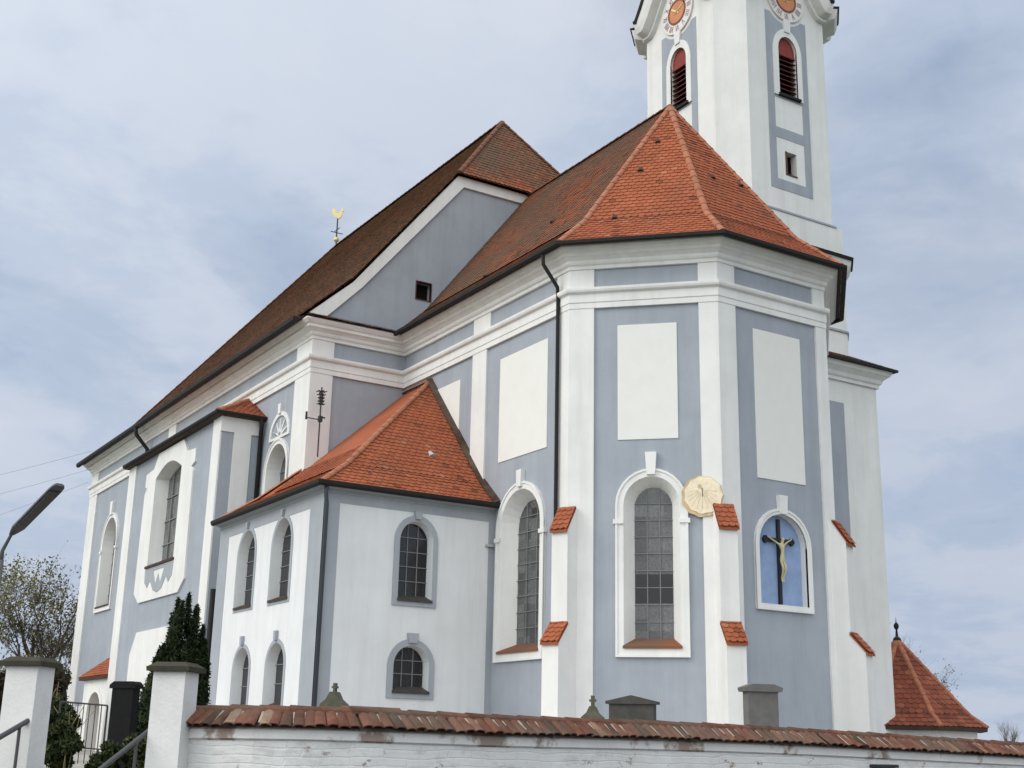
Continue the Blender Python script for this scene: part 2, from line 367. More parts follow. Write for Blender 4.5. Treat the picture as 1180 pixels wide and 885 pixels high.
def tiled(b, poly, tw=.19, th=.165, holes_rate=0.0, wave=.006):
    """one convex planar roof face laid with single round-ended tiles"""
    Q = [Vector(p) for p in poly]
    n = (Q[1]-Q[0]).cross(Q[2]-Q[0]).normalized()
    if n.z < 0: n = -n; Q = Q[::-1]
    u = Vector((0, 0, 1)).cross(n).normalized(); v = n.cross(u).normalized()
    o = Q[0]; q2 = [((p-o).dot(u), (p-o).dot(v)) for p in Q]
    if area(q2) < 0: q2 = q2[::-1]
    edges = [(q2[i], q2[(i+1) % len(q2)]) for i in range(len(q2))]
    def inside(e): return lambda p: (e[1][0]-e[0][0])*(p[1]-e[0][1])-(e[1][1]-e[0][1])*(p[0]-e[0][0])
    b.face([o+u*x+v*y-n*.01 for x, y in q2], a=.25)
    v0 = min(p[1] for p in q2); v1 = max(p[1] for p in q2)
    r = 0; vv = v0
    while vv < v1:
        band = clip(clip(q2, lambda p: p[1]-vv+.001), lambda p: vv+th*1.7-p[1])
        if len(band) > 2:
            ua, ub = min(p[0] for p in band), max(p[0] for p in band)
            k0 = math.floor(ua/tw)-1; k1 = math.ceil(ub/tw)+1
            rowj = random.uniform(-.02, .02)
            for k in range(k0, k1+1):
                cx = (k+.5*(r % 2))*tw+rowj*tw; dv = random.uniform(-.008, .008); lift = random.uniform(0, wave)
                if holes_rate and random.random() < holes_rate: continue
                w = tw*.485; y0 = vv+dv
                sh = [(cx-w, y0+.055), (cx-w*.62, y0+.012), (cx, y0), (cx+w*.62, y0+.012), (cx+w, y0+.055), (cx+w, y0+th*1.75), (cx-w, y0+th*1.75)]
                ins = all(inside(e)(p) >= 0 for e in edges for p in sh)
                c = sh
                if not ins:
                    for e in edges:
                        c = clip(c, inside(e))
                        if len(c) < 3: break
                    if len(c) < 3: continue
                def hgt(y): return .008+lift+.034*max(0, (y0+th*1.75-y))/(th*1.75)
                t = min(1, max(0.001, random.gauss(.5, .2)))
                if random.random() < .015: t = random.choice((.001, 1.0))
                pts = [o+u*x+v*y+n*hgt(y) for x, y in c]
                b.face(pts, a=t)
                if ins:
                    lo = [p-n*.02 for p in pts[:5]]
                    for i in range(4): b.face([lo[i], lo[i+1], pts[i+1], pts[i]], a=t)
        vv += th; r += 1
def ridge(b, p0, p1, r=.105, seg=.36):
    """overlapping half-round ridge tiles from low p0 to high p1"""
    p0, p1 = Vector(p0), Vector(p1); d = p1-p0; n = max(1, int(d.length/seg)); t = d.normalized()
    s_ = t.cross(Vector((0, 0, 1))).normalized(); w = s_.cross(t)
    for i in range(n):
        a = p0+d*(i/n); c = p0+d*((i+1.12)/n); r0 = r*random.uniform(1.0, 1.1); r1 = r*.86; tone = random.random()
        A = [a+s_*r0*math.cos(math.pi*k/6)+w*(r0*.8*math.sin(math.pi*k/6)-.02) for k in range(7)]
        B = [c+s_*r1*math.cos(math.pi*k/6)+w*(r1*.8*math.sin(math.pi*k/6)-.02) for k in range(7)]
        b.mesh(A+B, [(k, k+1, k+8, k+7) for k in range(6)]+[tuple(range(7))], tone)
def pipe(name, pts, r=.06, parent=None, m='gutter'):
    b = MB(); b.tube(pts, r, 10); return b.build(name, M[m], parent, True)

def window(parent, F, o, n=1.0, depth=.35, ring=.06, band=.15, splay=.2, mring='white', mglass='glass', bars=(2, 5), key=None, sill='tile', impost=None, bar_m='lead', foot=None, name='window', rise=.12, reveal=None):
    """o = outer edge of the surround (u0,u1,z0,zspring,ztop); band = its width, then a reveal splayed to the glass"""
    u0, u1, z0, zs, zt = o
    op = (u0+band, u1-band, z0+(foot or band), zs, zt-band)
    gl = (op[0]+splay, op[1]-splay, op[2]+(rise if sill else 0), zs, op[4]-splay*.9)
    b = MB(); plate(b, F, arch(*o), [arch(*op)], 0, ring)
    loft(b, F, arch(*op), ring, arch(*gl), -depth, 1 if reveal else 0)
    if ring > .05: plate(b, F, arch(*o), [arch(u0+.055, u1-.055, z0+.055, zs, zt-.055)], ring-.01, ring+.025)   # raised fillet
    if key:
        c = (u0+u1)/2; kw, kt, kb = key; plate(b, F, [(c-kw*.75, kb), (c+kw*.75, kb), (c+kw, kt), (c-kw, kt)], (), 0, ring+.07)
    if impost:
        for s in (u0-.05, u1-band-.01): plate(b, F, rect(s, s+band+.06, impost, impost+.11), (), 0, ring+.045)
    w = b.build(name, [M[mring], M[reveal]] if reveal else M[mring], parent)
    g = MB(); plate(g, F, arch(*gl), (), -depth-.03, -depth+.004, sides=False); g.build('glass', M[mglass], w)
    if bars:
        br = MB(); nx, nz = bars
        for k in range(1, nx):
            u = gl[0]+(gl[1]-gl[0])*k/nx; x = abs(u-(gl[0]+gl[1])/2)/((gl[1]-gl[0])/2)
            top = gl[3]+(gl[4]-gl[3])*math.sqrt(max(0, 1-x*x))
            plate(br, F, rect(u-.011, u+.011, gl[2], top), (), -depth, -depth+.03)
        for k in range(1, nz+1):
            z = gl[2]+(gl[4]-gl[2])*k/(nz+1); hw = (gl[1]-gl[0])/2; c = (gl[0]+gl[1])/2
            if z > gl[3]: hw *= math.sqrt(max(.01, 1-((z-gl[3])/(gl[4]-gl[3]))**2))
            plate(br, F, rect(c-hw, c+hw, z-.010, z+.010), (), -depth, -depth+.036)
        br.build('glazing_bar', M[bar_m], w)
    if sill:
        sb = MB(); a = [F.p(op[0]-.02, op[2]+.02, ring+.04), F.p(op[1]+.02, op[2]+.02, ring+.04), F.p(gl[1]+.02, gl[2]+.03, -depth-.01), F.p(gl[0]-.02, gl[2]+.03, -depth-.01)]
        low = [p-Vector((0, 0, .06)) for p in a]
        sb.mesh(a+low, [(0, 1, 2, 3), (7, 6, 5, 4), (0, 4, 5, 1), (1, 5, 6, 2), (3, 7, 4, 0)], .5); sb.build('sill', M[sill], w)
    return w, op, gl

# ------------------------------------------------------------------ church
church = empty('church', (-12, 0, ZY), 'white and blue-grey baroque village church with steep orange tiled roofs and tall clock tower', 'church')
Q = math.sqrt(.5); S_ = 1.853; W0 = 4.5; X1 = -(W0-S_); XN = -11.95; XW = -37.75; WN = 7.683; ZB = -.7
FS = Fr((0, -W0), (1, 0), (0, -1)); F1 = Fr((X1, -W0), (Q, Q), (Q, -Q)); F2 = Fr((0, 0), (0, 1), (1, 0)); F3 = Fr((0, S_), (-Q, Q), (Q, Q))
FNE = Fr((XN, 0), (0, 1), (1, 0)); FNS = Fr((0, -WN), (1, 0), (0, -1)); YA = -9.066; XR = -15.72; XAW = -26.05
FA = Fr((0, YA), (1, 0), (0, -1)); FR = Fr((XR, 0), (0, 1), (1, 0)); XS, YS, XSW = -6.19, -9.48, -13.75
FSE = Fr((XS, 0), (0, 1), (1, 0)); FSS = Fr((0, YS), (1, 0), (0, -1))
L1 = (W0-S_)/Q; ZA0, ZA1, ZF1, ZC = 10.9, 11.48, 11.97, 12.52
C1 = (X1, -W0); C2 = (0, -S_); C3 = (0, S_); C4 = (X1, W0)

# windows of the blue walls (outer edge of the surround)
wS = (-5.98, -3.66, 2.12, 5.58, 6.74); wF1 = (1.16, 2.93, 2.12, 5.76, 6.66); wF2 = (-.88, .98, 3.32, 4.92, 5.84)
wN1 = (-15.2, -13.2, 4.6, 8.2, 9.25); wN2 = (-34.75, -32.15, 5.3, 8.25, 9.6)
def hole(o, d=.03): return arch(o[0]+d, o[1]-d, o[2]+d, o[3], o[4]-d)
b = MB()
plate(b, FS, rect(XN, X1, ZB, ZC-.1), [hole(wS)], -.3, 0, sides=False)
plate(b, F1, rect(0, L1, ZB, ZC-.1), [hole(wF1)], -.3, 0, sides=False)
plate(b, F2, rect(-S_, S_, ZB, ZC-.1), [hole(wF2)], -.3, 0, sides=False)
plate(b, F3, rect(0, L1, ZB, ZC-.1), (), -.3, 0, sides=False)
b.face([(X1, W0, ZB), (-6.6, W0, ZB), (-6.6, W0, ZC-.1), (X1, W0, ZC-.1)])
b.build('chancel_wall', M['blue'], church)

ZK, YK, ZR, ZE = 14.2, 6.5, 22.39, 12.55      # nave roof: kink, ridge, eave
XO = XN+.14
b = MB()
plate(b, FNS, rect(XW, XN, ZB, ZC-.1), [hole(wN1), hole(wN2)], -.3, 0, sides=False)
gab = [(-WN, ZB), (WN, ZB), (WN, ZC), (8.0, ZC+.2), (YK, ZK-.12), (2.85, 18.72), (-2.85, 18.72), (-YK, ZK-.12), (-8.0, ZC+.2), (-WN, ZC)]
vent = rect(-4.23, -3.69, 14.02, 14.62)
plate(b, FNE, gab, [vent], -.3, 0, sides=False)
b.face([(XW, WN, ZB), (XW, -WN, ZB), (XW, -WN, ZC-.1), (XW, WN, ZC-.1)])
b.face([(XN, WN, ZB), (XW, WN, ZB), (XW, WN, ZC-.1), (XN, WN, ZC-.1)])
nave = b.build('nave_wall', M['blue'], church)
b = MB(); plate(b, FNE, rect(-4.23, -3.69, 14.02, 14.62), (), -.3, -.25, sides=False); v = b.build('vent_opening', M['black'], church)
b = MB(); plate(b, FNE, rect(-4.26, -3.66, 13.99, 14.65), [vent], -.1, .02); b.build('vent_frame', M['wood'], v)
b = MB()   # white strip under the verge
tr = [(-7.95, ZC+.22), (-YK, ZK-.12), (-2.85, 18.72), (2.85, 18.72), (YK, ZK-.12), (7.95, ZC+.22)]
ti = [(7.35, ZC+.22), (YK-.33, ZK-.22), (2.62, 18.36), (-2.62, 18.36), (-(YK-.33), ZK-.22), (-7.35, ZC+.22)]
for i in range(5):
    plate(b, FNE, [tr[i], tr[i+1], ti[4-i], ti[5-i]][::-1], (), 0, .09)
b.build('gable_trim', M['white'], church)

def strip(F, u0, u1, z0, z1, n=.06, name='pilaster', m='white', parent=church, n0=0.0):
    b = MB(); plate(b, F, rect(u0, u1, z0, z1), (), n0, n); return b.build(name, M[m], parent)
ZT = ZA0-.0
# pilasters under the entablature
strip(FS, -7.54, -6.76, ZB, ZT); strip(FS, -3.16, X1+.025, ZB, ZT); strip(F1, -.025, .62, ZB, ZT); strip(F1, 3.28, L1+.025, ZB, ZT)
strip(F2, -S_-.025, -1.3, ZB, ZT); strip(F2, 1.5, S_+.025, ZB, ZT); strip(F3, -.025, .5, ZB, ZT); strip(F3, L1-.6, L1, ZB, ZT)
strip(FNE, -WN-.06, -7.0, ZB, ZT); strip(FNS, -13.1, XN, ZB, ZT); strip(FNS, XW-.05, -36.5, ZB, ZT)
# frieze blocks
for F, a, c in ((FS, -7.54, -6.6), (FS, -3.2, X1+.025), (F1, -.025, .62), (F1, 3.28, L1+.025), (F2, -S_-.025, -1.3), (F2, 1.45, S_+.025), (F3, -.025, .5),
                (FNE, -WN-.06, -7.0), (FNS, -13.1, XN), (FNS, XW-.05, -36.7), (FNS, -26.1, -25.2)):
    strip(F, a, c, ZA1-.03, ZF1+.02, .05, 'frieze_block')
# sunk white fields
def field(F, u0, u1, z0, z1):
    b = MB(); plate(b, F, rect(u0, u1, z0, z1), (), 0, .022); b.build('white_field', M['panel'], church)
field(FS, -6.05, -3.66, 7.46, 10.41); field(FS, -10.3, -8.3, 7.46, 10.36); field(F1, 1.22, 2.72, 7.41, 10.41); field(F2, -.69, .93, 6.55, 10.43)

# entablature round nave, gable foot, chancel and apse
path = [(XW, WN), (XW, -WN), (XN, -WN), (XN, -W0), C1, C2, C3, C4, (-6.4, W0)]
b = MB(); sweep(b, path, [(0, ZA0), (.075, ZA0), (.075, ZA0+.14), (.095, ZA0+.16), (.095, 11.28), (.17, 11.32), (.19, 11.37), (.19, 11.43), (.04, ZA1), (0, ZA1)])
b.build('architrave', M['white'], church)
b = MB(); sweep(b, path, [(0, ZF1), (.08, ZF1), (.08, ZF1+.09), (.13, ZF1+.12), (.15, 12.13), (.15, 12.19), (.24, 12.26), (.31, 12.28), (.31, 12.37), (.36, 12.39), (.44, 12.48), (.44, ZC), (0, ZC+.03)])
b.build('cornice', M['white'], church)
b = MB()   # narrow tiled ledge on the cornice across the gable foot
for y0, y1 in ((-8.0, -4.95),):
    tiled(b, [(XN+.5, y0, ZC+.02), (XN+.5, y1, ZC+.02), (XN+.02, y1, ZC+.24), (XN+.02, y0, ZC+.24)])
b.build('gable_ledge', M['tile_mixed'], church)

# nave roof
EX = -38.4; RWX = -28.64; REX = -13.81
def nz(y): y = abs(y); return ZR-(ZR-ZK)*y/YK if y < YK else ZK-(ZK-ZE)*(y-YK)/(8.25-YK)
kx = EX+1.75*1.15
b = MB()
for s in (-1, 1):
    tiled(b, [(XO, s*YK, ZK), (XO, s*2.85, nz(2.85)), (REX, 0, ZR), (RWX, 0, ZR), (kx, s*YK, ZK)][::s])
    tiled(b, [(XO, s*8.25, ZE), (XO, s*YK, ZK), (kx, s*YK, ZK), (EX, s*8.25, ZE)][::s])
tiled(b, [(kx, YK, ZK), (RWX, 0, ZR), (kx, -YK, ZK)]); tiled(b, [(EX, 8.25, ZE), (kx, YK, ZK), (kx, -YK, ZK), (EX, -8.25, ZE)])
nroof = b.build('nave_roof', M['tile_brown'], church)
b = MB(); tiled(b, [(XO+.16, -2.95, 18.72), (XO+.16, 2.95, 18.72), (REX, 0, ZR)])
hh = b.build('half_hip_roof', M['tile_mixed'], church)
b = MB(); ridge(b, (XO+.16, -2.95, 18.75), (REX, 0, ZR+.03)); b.build('hip_tile', M['ridge_brown'], hh)
b = MB(); ridge(b, (XO+.16, 2.95, 18.75), (REX, 0, ZR+.03)); b.build('hip_tile', M['ridge_brown'], hh)
b = MB(); ridge(b, (REX, 0, ZR+.03), (RWX, 0, ZR+.03)); ridge(b, (kx, -YK, ZK+.03), (RWX, 0, ZR+.03)); ridge(b, (EX, -8.25, ZE+.03), (kx, -YK, ZK+.03)); b.build('ridge_tile', M['ridge_brown'], nroof)
b = MB()   # eave boarding and verge underside
sweep(b, [(XW, -WN), (XN+.1, -WN)], [(0, ZC+.02), (.45, ZC+.02), (.56, ZC-.02), (.56, ZE+.03), (0, ZE+.2)])
b.build('eave_board', M['soffit'], church)
b = MB(); sweep(b, [(EX+.2, -8.27), (XO-.02, -8.27)], [(0, 12.40), (.05, 12.36), (.13, 12.36), (.18, 12.42), (.18, 12.54), (0, 12.54)]); b.build('nave_gutter', M['gutter'], church)

# chancel and apse roof
prt = [(XN, -W0), C1, C2, C3, C4, (XN, W0)]
ev = offset_path(prt, .55); kk = offset_path(prt, -.62); ZKc = 13.62; AP = Vector((-4.0, 0, 18.67)); RW = Vector((XN+.02, 0, 18.67))
def roofface(b, e0, e1, k0, k1, top):
    tiled(b, [(*e0, ZE), (*e1, ZE), (*k1, ZKc), (*k0, ZKc)]); tiled(b, [(*k0, ZKc), (*k1, ZKc)]+top)
b = MB(); roofface(b, ev[0], ev[1], kk[0], kk[1], [AP, RW]); roofface(b, ev[4], ev[5], kk[4], kk[5], [RW, AP])
cr = b.build('chancel_roof', M['tile_mixed'], church)
b = MB()
for i in (1, 2, 3): roofface(b, ev[i], ev[i+1], kk[i], kk[i+1], [AP])
ar = b.build('apse_roof', M['tile'], church)
b = MB()
for i in (1, 2, 3, 4): ridge(b, (*ev[i], ZE+.04), (*kk[i], ZKc+.03)); ridge(b, (*kk[i], ZKc+.03), AP+Vector((0, 0, .04)))
b.build('hip_tile', M['ridge'], ar)
b = MB(); ridge(b, AP+Vector((0, 0, .03)), RW+Vector((0, 0, .03))); b.build('ridge_tile', M['ridge_brown'], cr)
b = MB(); sweep(b, prt, [(0, ZC+.04), (.45, ZC+.025), (.55, ZC), (.55, ZE+.03), (0, ZE+.2)]); b.build('eave_board', M['soffit'], church)
b = MB(); sweep(b, [(XN+.15, -W0), C1, C2, C3, C4, (-6, W0)], [(.56, 12.47), (.60, 12.45), (.66, 12.45), (.69, 12.48), (.69, 12.565), (.56, 12.565)]); b.build('chancel_gutter', M['gutter'], church)

# vent tiles
def vents(parent, tri, spots, m='soffit', rr=.085):
    a, c, d = (Vector(p) for p in tri); n = (c-a).cross(d-a).normalized(); n = n if n.z > 0 else -n
    u_ = Vector((0, 0, 1)).cross(n).normalized(); v_ = n.cross(u_)
    for x, y in spots:
        ray = P(x, y, 1)-CAM; q = CAM+ray*((a-CAM).dot(n)/ray.dot(n))
        b = MB(); K = 6; A_ = [q+u_*rr*math.cos(math.pi*k/K)+n*(rr*.9*math.sin(math.pi*k/K)+.03) for k in range(K+1)]
        B2 = [q+v_*.3+u_*rr*.6*math.cos(math.pi*k/K)+n*.02 for k in range(K+1)]
        b.mesh(A_+B2, [(k, k+1, K+2+k, K+1+k) for k in range(K)]+[tuple(range(K+1))], .2)
        b.build('vent_tile', M[m], parent)
vents(ar, ((*kk[1], ZKc), (*kk[2], ZKc), AP), ((738, 199), (708, 254), (779, 255), (758, 166)))
vents(ar, ((*kk[2], ZKc), (*kk[3], ZKc), AP), ((821, 207), (853, 216)))
vents(cr, ((*kk[0], ZKc), (*kk[1], ZKc), AP), ((637, 258), (560, 320)))

# buttresses of the apse
def buttress(Cc, ang):
    d = Vector((math.cos(R(ang)), math.sin(R(ang)))); F = Fr(Cc, (-d.y, d.x), d)
    G = Fr(Cc, (d.x, d.y), (-d.y, d.x))       # profile plane: u outwards
    b = MB()
    pr = [(-.2, ZB), (.76, ZB), (.76, 2.44), (.40, 2.86), (.40, 5.16), (.06, 5.7), (-.2, 5.7)]
    w = .23
    for t in earclip(pr, []):
        if area(t) < 0: t = t[::-1]
        b.face([G.p(x, z, w) for x, z in t]); b.face([G.p(x, z, -w) for x, z in t][::-1])
    for i in range(len(pr)):
        a, c = pr[i], pr[(i+1) % len(pr)]; b.face([G.p(*a, w), G.p(*a, -w), G.p(*c, -w), G.p(*c, w)])
    o = b.build('buttress', M['white'], church)
    for (u0, z0, u1, z1) in ((.82, 2.40, .38, 2.90), (.47, 5.11, .06, 5.73)):
        k = MB(); a = [G.p(u0, z0, -w-.025), G.p(u0, z0, w+.025), G.p(u1, z1, w+.025), G.p(u1, z1, -w-.025)]
        tiled(k, a, tw=.17, th=.15)
        lo = [p-Vector((0, 0, .055)) for p in a]; k.mesh(a+lo, [(7, 6, 5, 4), (0, 4, 5, 1), (1, 5, 6, 2), (2, 6, 7, 3), (3, 7, 4, 0)], .3)
        k.build('buttress_cap', M['tile'], o)
for Cc, a in ((C1, -67.5), (C2, -22.5), (C3, 22.5), (C4, 67.5)): buttress(Cc, a)

# chancel windows and the crucifix niche
w1, op, gl = window(church, FS, wS, depth=.36, band=.20, splay=.26, key=(.13, 7.05, 6.6), impost=5.25, bars=(3, 8), foot=.24, rise=.20, sill='tile_mixed')
w2, op2, gl2 = window(church, F1, wF1, depth=.36, band=.20, splay=.22, key=(.14, 7.06, 6.5), impost=5.30, bars=(3, 8), foot=.24, rise=.20, sill='tile_mixed')
b = MB(); plate(b, F1, rect(gl2[0]+.01, gl2[1]-.01, 3.42, 4.12), (), -.37, -.352); b.build('dark_pane', M['pane_black'], w2)
nw, nop, ngl = window(church, F2, wF2, depth=.17, band=.14, splay=0.0, key=(.14, 6.17, 5.7), bars=None, sill=None, mglass='niche', foot=.15, name='niche')
nw['label'] = 'arched blue niche with white surround'

# nave windows
n1, _, _ = window(church, FNS, wN1, depth=.40, band=.18, splay=.1, bars=(3, 5), bar_m='lead', sill='soffit')
b = MB()      # painted scroll head over the window
hd = arch(-15.0, -13.35, 9.25, 9.35, 10.12); plate(b, FNS, hd, [arch(-14.86, -13.49, 9.33, 9.37, 9.99)], 0, .05)
for k in range(5):
    a = math.pi*(k+.5)/5; cx, cz = -14.17+.6*math.cos(a), 9.36+.52*math.sin(a)
    plate(b, FNS, [(-14.17+.1*math.cos(a-.5), 9.36+.1*math.sin(a-.5)), (cx+.03, cz), (cx, cz+.04), (-14.17+.1*math.cos(a+.5), 9.36+.1*math.sin(a+.5))], (), 0, .03)
plate(b, FNS, [(-14.25, 10.05), (-14.09, 10.05), (-14.05, 10.38), (-14.29, 10.38)], (), 0, .1)
b.build('window_head', M['white'], n1)
n2, _, _ = window(church, FNS, wN2, depth=.42, band=.22, splay=.12, bars=(3, 7), key=(.2, 10.1, 9.5), impost=7.9, sill='soffit')
n2['label'] = 'tall arched window near the west end of the nave'

# porch with arched doorway under a small tiled pent roof, west of the projecting bay
YP = -8.6; FP = Fr((0, YP), (1, 0), (0, -1)); px0, px1 = -31.5, -26.06; dr = (-30.75, -28.35, ZB+.02, .95, 2.0)
b = MB(); plate(b, FP, rect(px0, px1, ZB, 2.3), [arch(dr[0]+.02, dr[1]-.02, dr[2], dr[3], dr[4]-.02)], -.3, 0, sides=False)
b.face([(px0, -WN, ZB), (px0, YP, ZB), (px0, YP, 2.3), (px0, -WN, 2.3)])
po = b.build('porch', M['white'], church)
b = MB(); plate(b, FP, arch(*dr), [arch(dr[0]+.22, dr[1]-.22, dr[2]+.01, dr[3], dr[4]-.22)], 0, .05)
loft(b, FP, arch(dr[0]+.22, dr[1]-.22, dr[2]+.01, dr[3], dr[4]-.22), .05, arch(dr[0]+.26, dr[1]-.26, dr[2]+.01, dr[3], dr[4]-.26), -.45)
b.build('door_surround', M['panel'], po)
b = MB(); plate(b, FP, arch(dr[0]+.26, dr[1]-.26, dr[2]+.01, dr[3], dr[4]-.26), (), -.48, -.45, sides=False); b.build('door', M['wood'], po)
b = MB(); y0, y1 = YP-.22, -WN-.01; xa, xb = px0-.3, px1
tiled(b, [(xa, y0, 2.36), (xb, y0, 2.36), (xb, y1, 3.3), (xa+.8, y1, 3.3)]); tiled(b, [(xa, y0, 2.36), (xa+.8, y1, 3.3), (xa, y1, 2.36)])
pr = b.build('porch_roof', M['tile'], church)
b = MB(); b.box(((xa+xb)/2+.05, (y0+y1)/2, 2.31), (xb-xa-.1, y1-y0-.05, .08)); b.build('eave_board', M['soffit'], pr)
strip(FNS, XW+.02, px0-.1, ZB, 1.35, .075, 'plinth')

# ---- projecting south bay
wA = [(-23.7, 5.08), (-23.1, 4.7), (-18.62, 4.7), (-18.05, 5.1), (-18.12, 8.75), (-18.35, 8.9), (-18.0, 9.0), (-18.0, 9.45), (-18.9, 9.52), (-19.4, 10.02), (-22.2, 10.02), (-22.7, 9.52), (-23.6, 9.45), (-23.6, 9.0), (-23.35, 8.9), (-23.6, 8.7)]
def seg(u0, u1, z0, zs, zt, n=12):
    return [(u0, z0), (u1, z0)]+[(u1+(u0-u1)*k/n, zs+(zt-zs)*math.sin(math.pi*k/n)) for k in range(n+1)]
oA = (-22.35, -19.4, 5.9, 9.1, 9.5)
ZAE = 10.18
b = MB()
plate(b, FA, rect(XAW, XR, ZB, ZAE-.05), [seg(oA[0]-.06, oA[1]+.06, oA[2]-.02, oA[3], oA[4]+.06)], -.3, 0, sides=False)
plate(b, FR, rect(YA, -WN, ZB, ZAE-.05), (), -.3, 0, sides=False)
b.face([(XAW, -WN, ZB), (XAW, YA, ZB), (XAW, YA, ZAE), (XAW, -WN, ZAE)])
b.build('bay_wall', M['blue'], church)
strip(FA, XAW-.03, -25.15, ZB, ZAE-.05, .05); strip(FA, -16.45, XR+.0, ZB, ZAE-.05, .05)
strip(FR, -8.66, -8.08, ZB, 9.6, .05); strip(FR, YA-.05, -WN-.02, 9.6, ZAE-.05, .052, 'bay_frieze')
b = MB(); plate(b, FA, wA, [seg(*oA)], 0, .07)
loft(b, FA, seg(*oA), .07, seg(oA[0]+.12, oA[1]-.12, oA[2]+.1, oA[3], oA[4]-.08), -.40)
aw = b.build('window', M['white'], church); aw['label'] = 'wide window in an eared white surround on the projecting bay'
b = MB(); plate(b, FA, seg(oA[0]+.12, oA[1]-.12, oA[2]+.1, oA[3], oA[4]-.08), (), -.43, -.397, sides=False); b.build('glass', M['glass'], aw)
b = MB()
for k in range(1, 4): u = oA[0]+(oA[1]-oA[0])*k/4; plate(b, FA, rect(u-.025, u+.025, oA[2]+.1, 9.25), (), -.397, -.36)
for z in (6.7, 7.55, 8.4): plate(b, FA, rect(oA[0]+.12, oA[1]-.12, z-.02, z+.02), (), -.397, -.355)
b.build('glazing_bar', M['lead'], aw)
b = MB(); plate(b, FA, rect(oA[0]-.12, oA[1]+.12, 5.84, 5.93), (), -.5, .13); b.build('sill', M['soffit'], aw)
b = MB()    # grey lobed apron below the sill
lob = [(-22.5, 5.8), (-22.45, 5.35), (-22.1, 5.15), (-21.8, 5.38), (-21.35, 5.0), (-20.9, 4.9), (-20.4, 5.0), (-20.0, 5.38), (-19.7, 5.15), (-19.35, 5.35), (-19.3, 5.8)]
plate(b, FA, lob, [[(-21.5, 5.7), (-21.15, 5.2), (-20.88, 5.55), (-20.6, 5.2), (-20.25, 5.7)]], 0, .085); b.build('apron', M['trim'], aw)
lw = [(-23.5, ZB), (-18.2, ZB), (-18.2, 2.9), (-18.8, 3.65), (-22.9, 3.65), (-23.5, 2.9)]
b = MB(); plate(b, FA, lw, (), 0, .06); lwo = b.build('white_field', M['white'], church); lwo['label'] = 'white field with clipped corners low on the projecting bay'
ye, xe, xw = YA-.27, XR+.27, XAW-.27
b = MB(); zt = 10.9; dx = ye+WN
tiled(b, [(xw, ye, ZAE), (xe, ye, ZAE), (xe+dx*1.0, -WN-.01, zt+.25), (xw-dx*1.0, -WN-.01, zt+.25)])
tiled(b, [(xe, ye, ZAE), (xe, -WN-.01, ZAE), (xe+dx*1.0, -WN-.01, zt+.25)]); tiled(b, [(xw, ye, ZAE), (xw-dx*1.0, -WN-.01, zt+.25), (xw, -WN-.01, ZAE)])
br_ = b.build('bay_roof', M['tile'], church)
b = MB(); ridge(b, (xe, ye, ZAE+.03), (xe+dx, -WN-.03, zt+.27), .1); b.build('hip_tile', M['ridge'], br_)
b = MB(); sweep(b, [(XAW, -WN), (XAW, YA), (XR, YA), (XR, -WN)], [(0, ZAE-.1), (.2, ZAE-.08), (.25, ZAE-.06), (.25, ZAE+.01), (0, ZAE+.02)]); b.build('eave_board', M['soffit'], br_)
b = MB(); sweep(b, [(XAW, YA), (XR, YA), (XR, -WN)], [(.26, ZAE-.05), (.29, ZAE-.07), (.33, ZAE-.07), (.35, ZAE-.04), (.35, ZAE+.02), (.26, ZAE+.02)]); b.build('bay_gutter', M['gutter'], church)

# ---- sacristy in the angle of nave and chancel
ZSE = 6.28
uS = [(-9.55, -8.05, 3.5, 5.02, 5.88), (-12.15, -10.65, 3.5, 5.02, 5.88)]; lS = [(-9.4, -8.0, .75, 1.9, 2.6), (-11.85, -10.45, .75, 1.9, 2.6)]
uE = (-7.49, -6.22, 3.42, 5.08, 5.76); lE = (-7.53, -6.20, 1.13, 1.93, 2.6)
b = MB()
plate(b, FSS, rect(XSW, XS, ZB, ZSE), [hole(o) for o in uS+lS], -.3, 0, sides=False)
plate(b, FSE, rect(YS, -W0, ZB, ZSE), [hole(uE), hole(lE)], -.3, 0, sides=False)
b.face([(XSW, -WN, ZB), (XSW, YS, ZB), (XSW, YS, ZSE), (XSW, -WN, ZSE)])
b.build('sacristy_wall', M['sac'], church)
b = MB()      # painted grey border of the white fields
plate(b, FSS, rect(XSW, XS+.012, ZB, ZSE-.02), [rect(XSW+.75, XS-.85, ZB+.02, 5.78)], 0, .012)
plate(b, FSE, rect(YS-.012, -W0, ZB, ZSE-.02), [rect(YS+.42, -W0-.18, ZB+.02, 5.84)], 0, .012)
b.build('sacristy_border', M['trim'], church)
for o in uS: window(church, FSS, o, depth=.26, band=.11, splay=.04, ring=.02, mring='trim', reveal='sac', mglass='glass_dark', bars=(2, 4), sill='soffit', key=(.07, o[4]+.12, o[4]-.05))
for o in lS: window(church, FSS, o, depth=.26, band=.11, splay=.04, ring=.02, mring='trim', reveal='sac', mglass='glass_dark', bars=(2, 2), sill='soffit', key=(.08, o[4]+.2, o[4]-.05))
window(church, FSE, uE, depth=.22, band=.15, splay=.04, ring=.045, mring='trim', mglass='glass_dark', bars=(3, 4), key=(.10, 5.86, 5.66), sill='granite_dark', bar_m='lead', reveal='sac')
window(church, FSE, lE, depth=.22, band=.16, splay=.04, ring=.045, mring='trim', mglass='glass_dark', bars=(3, 2), key=(.15, 2.74, 2.5), sill='granite_dark', bar_m='lead', reveal='sac')
e = .28; yS, xE, xWs = YS-.2, XS+.2, XSW-.35
A = Vector((-10.2, -W0-.01, 10.73)); B_ = Vector((XN, -W0-.01, 10.73))
zk = 7.0
def lerp(a, c, t): return Vector(a)+(Vector(c)-Vector(a))*t
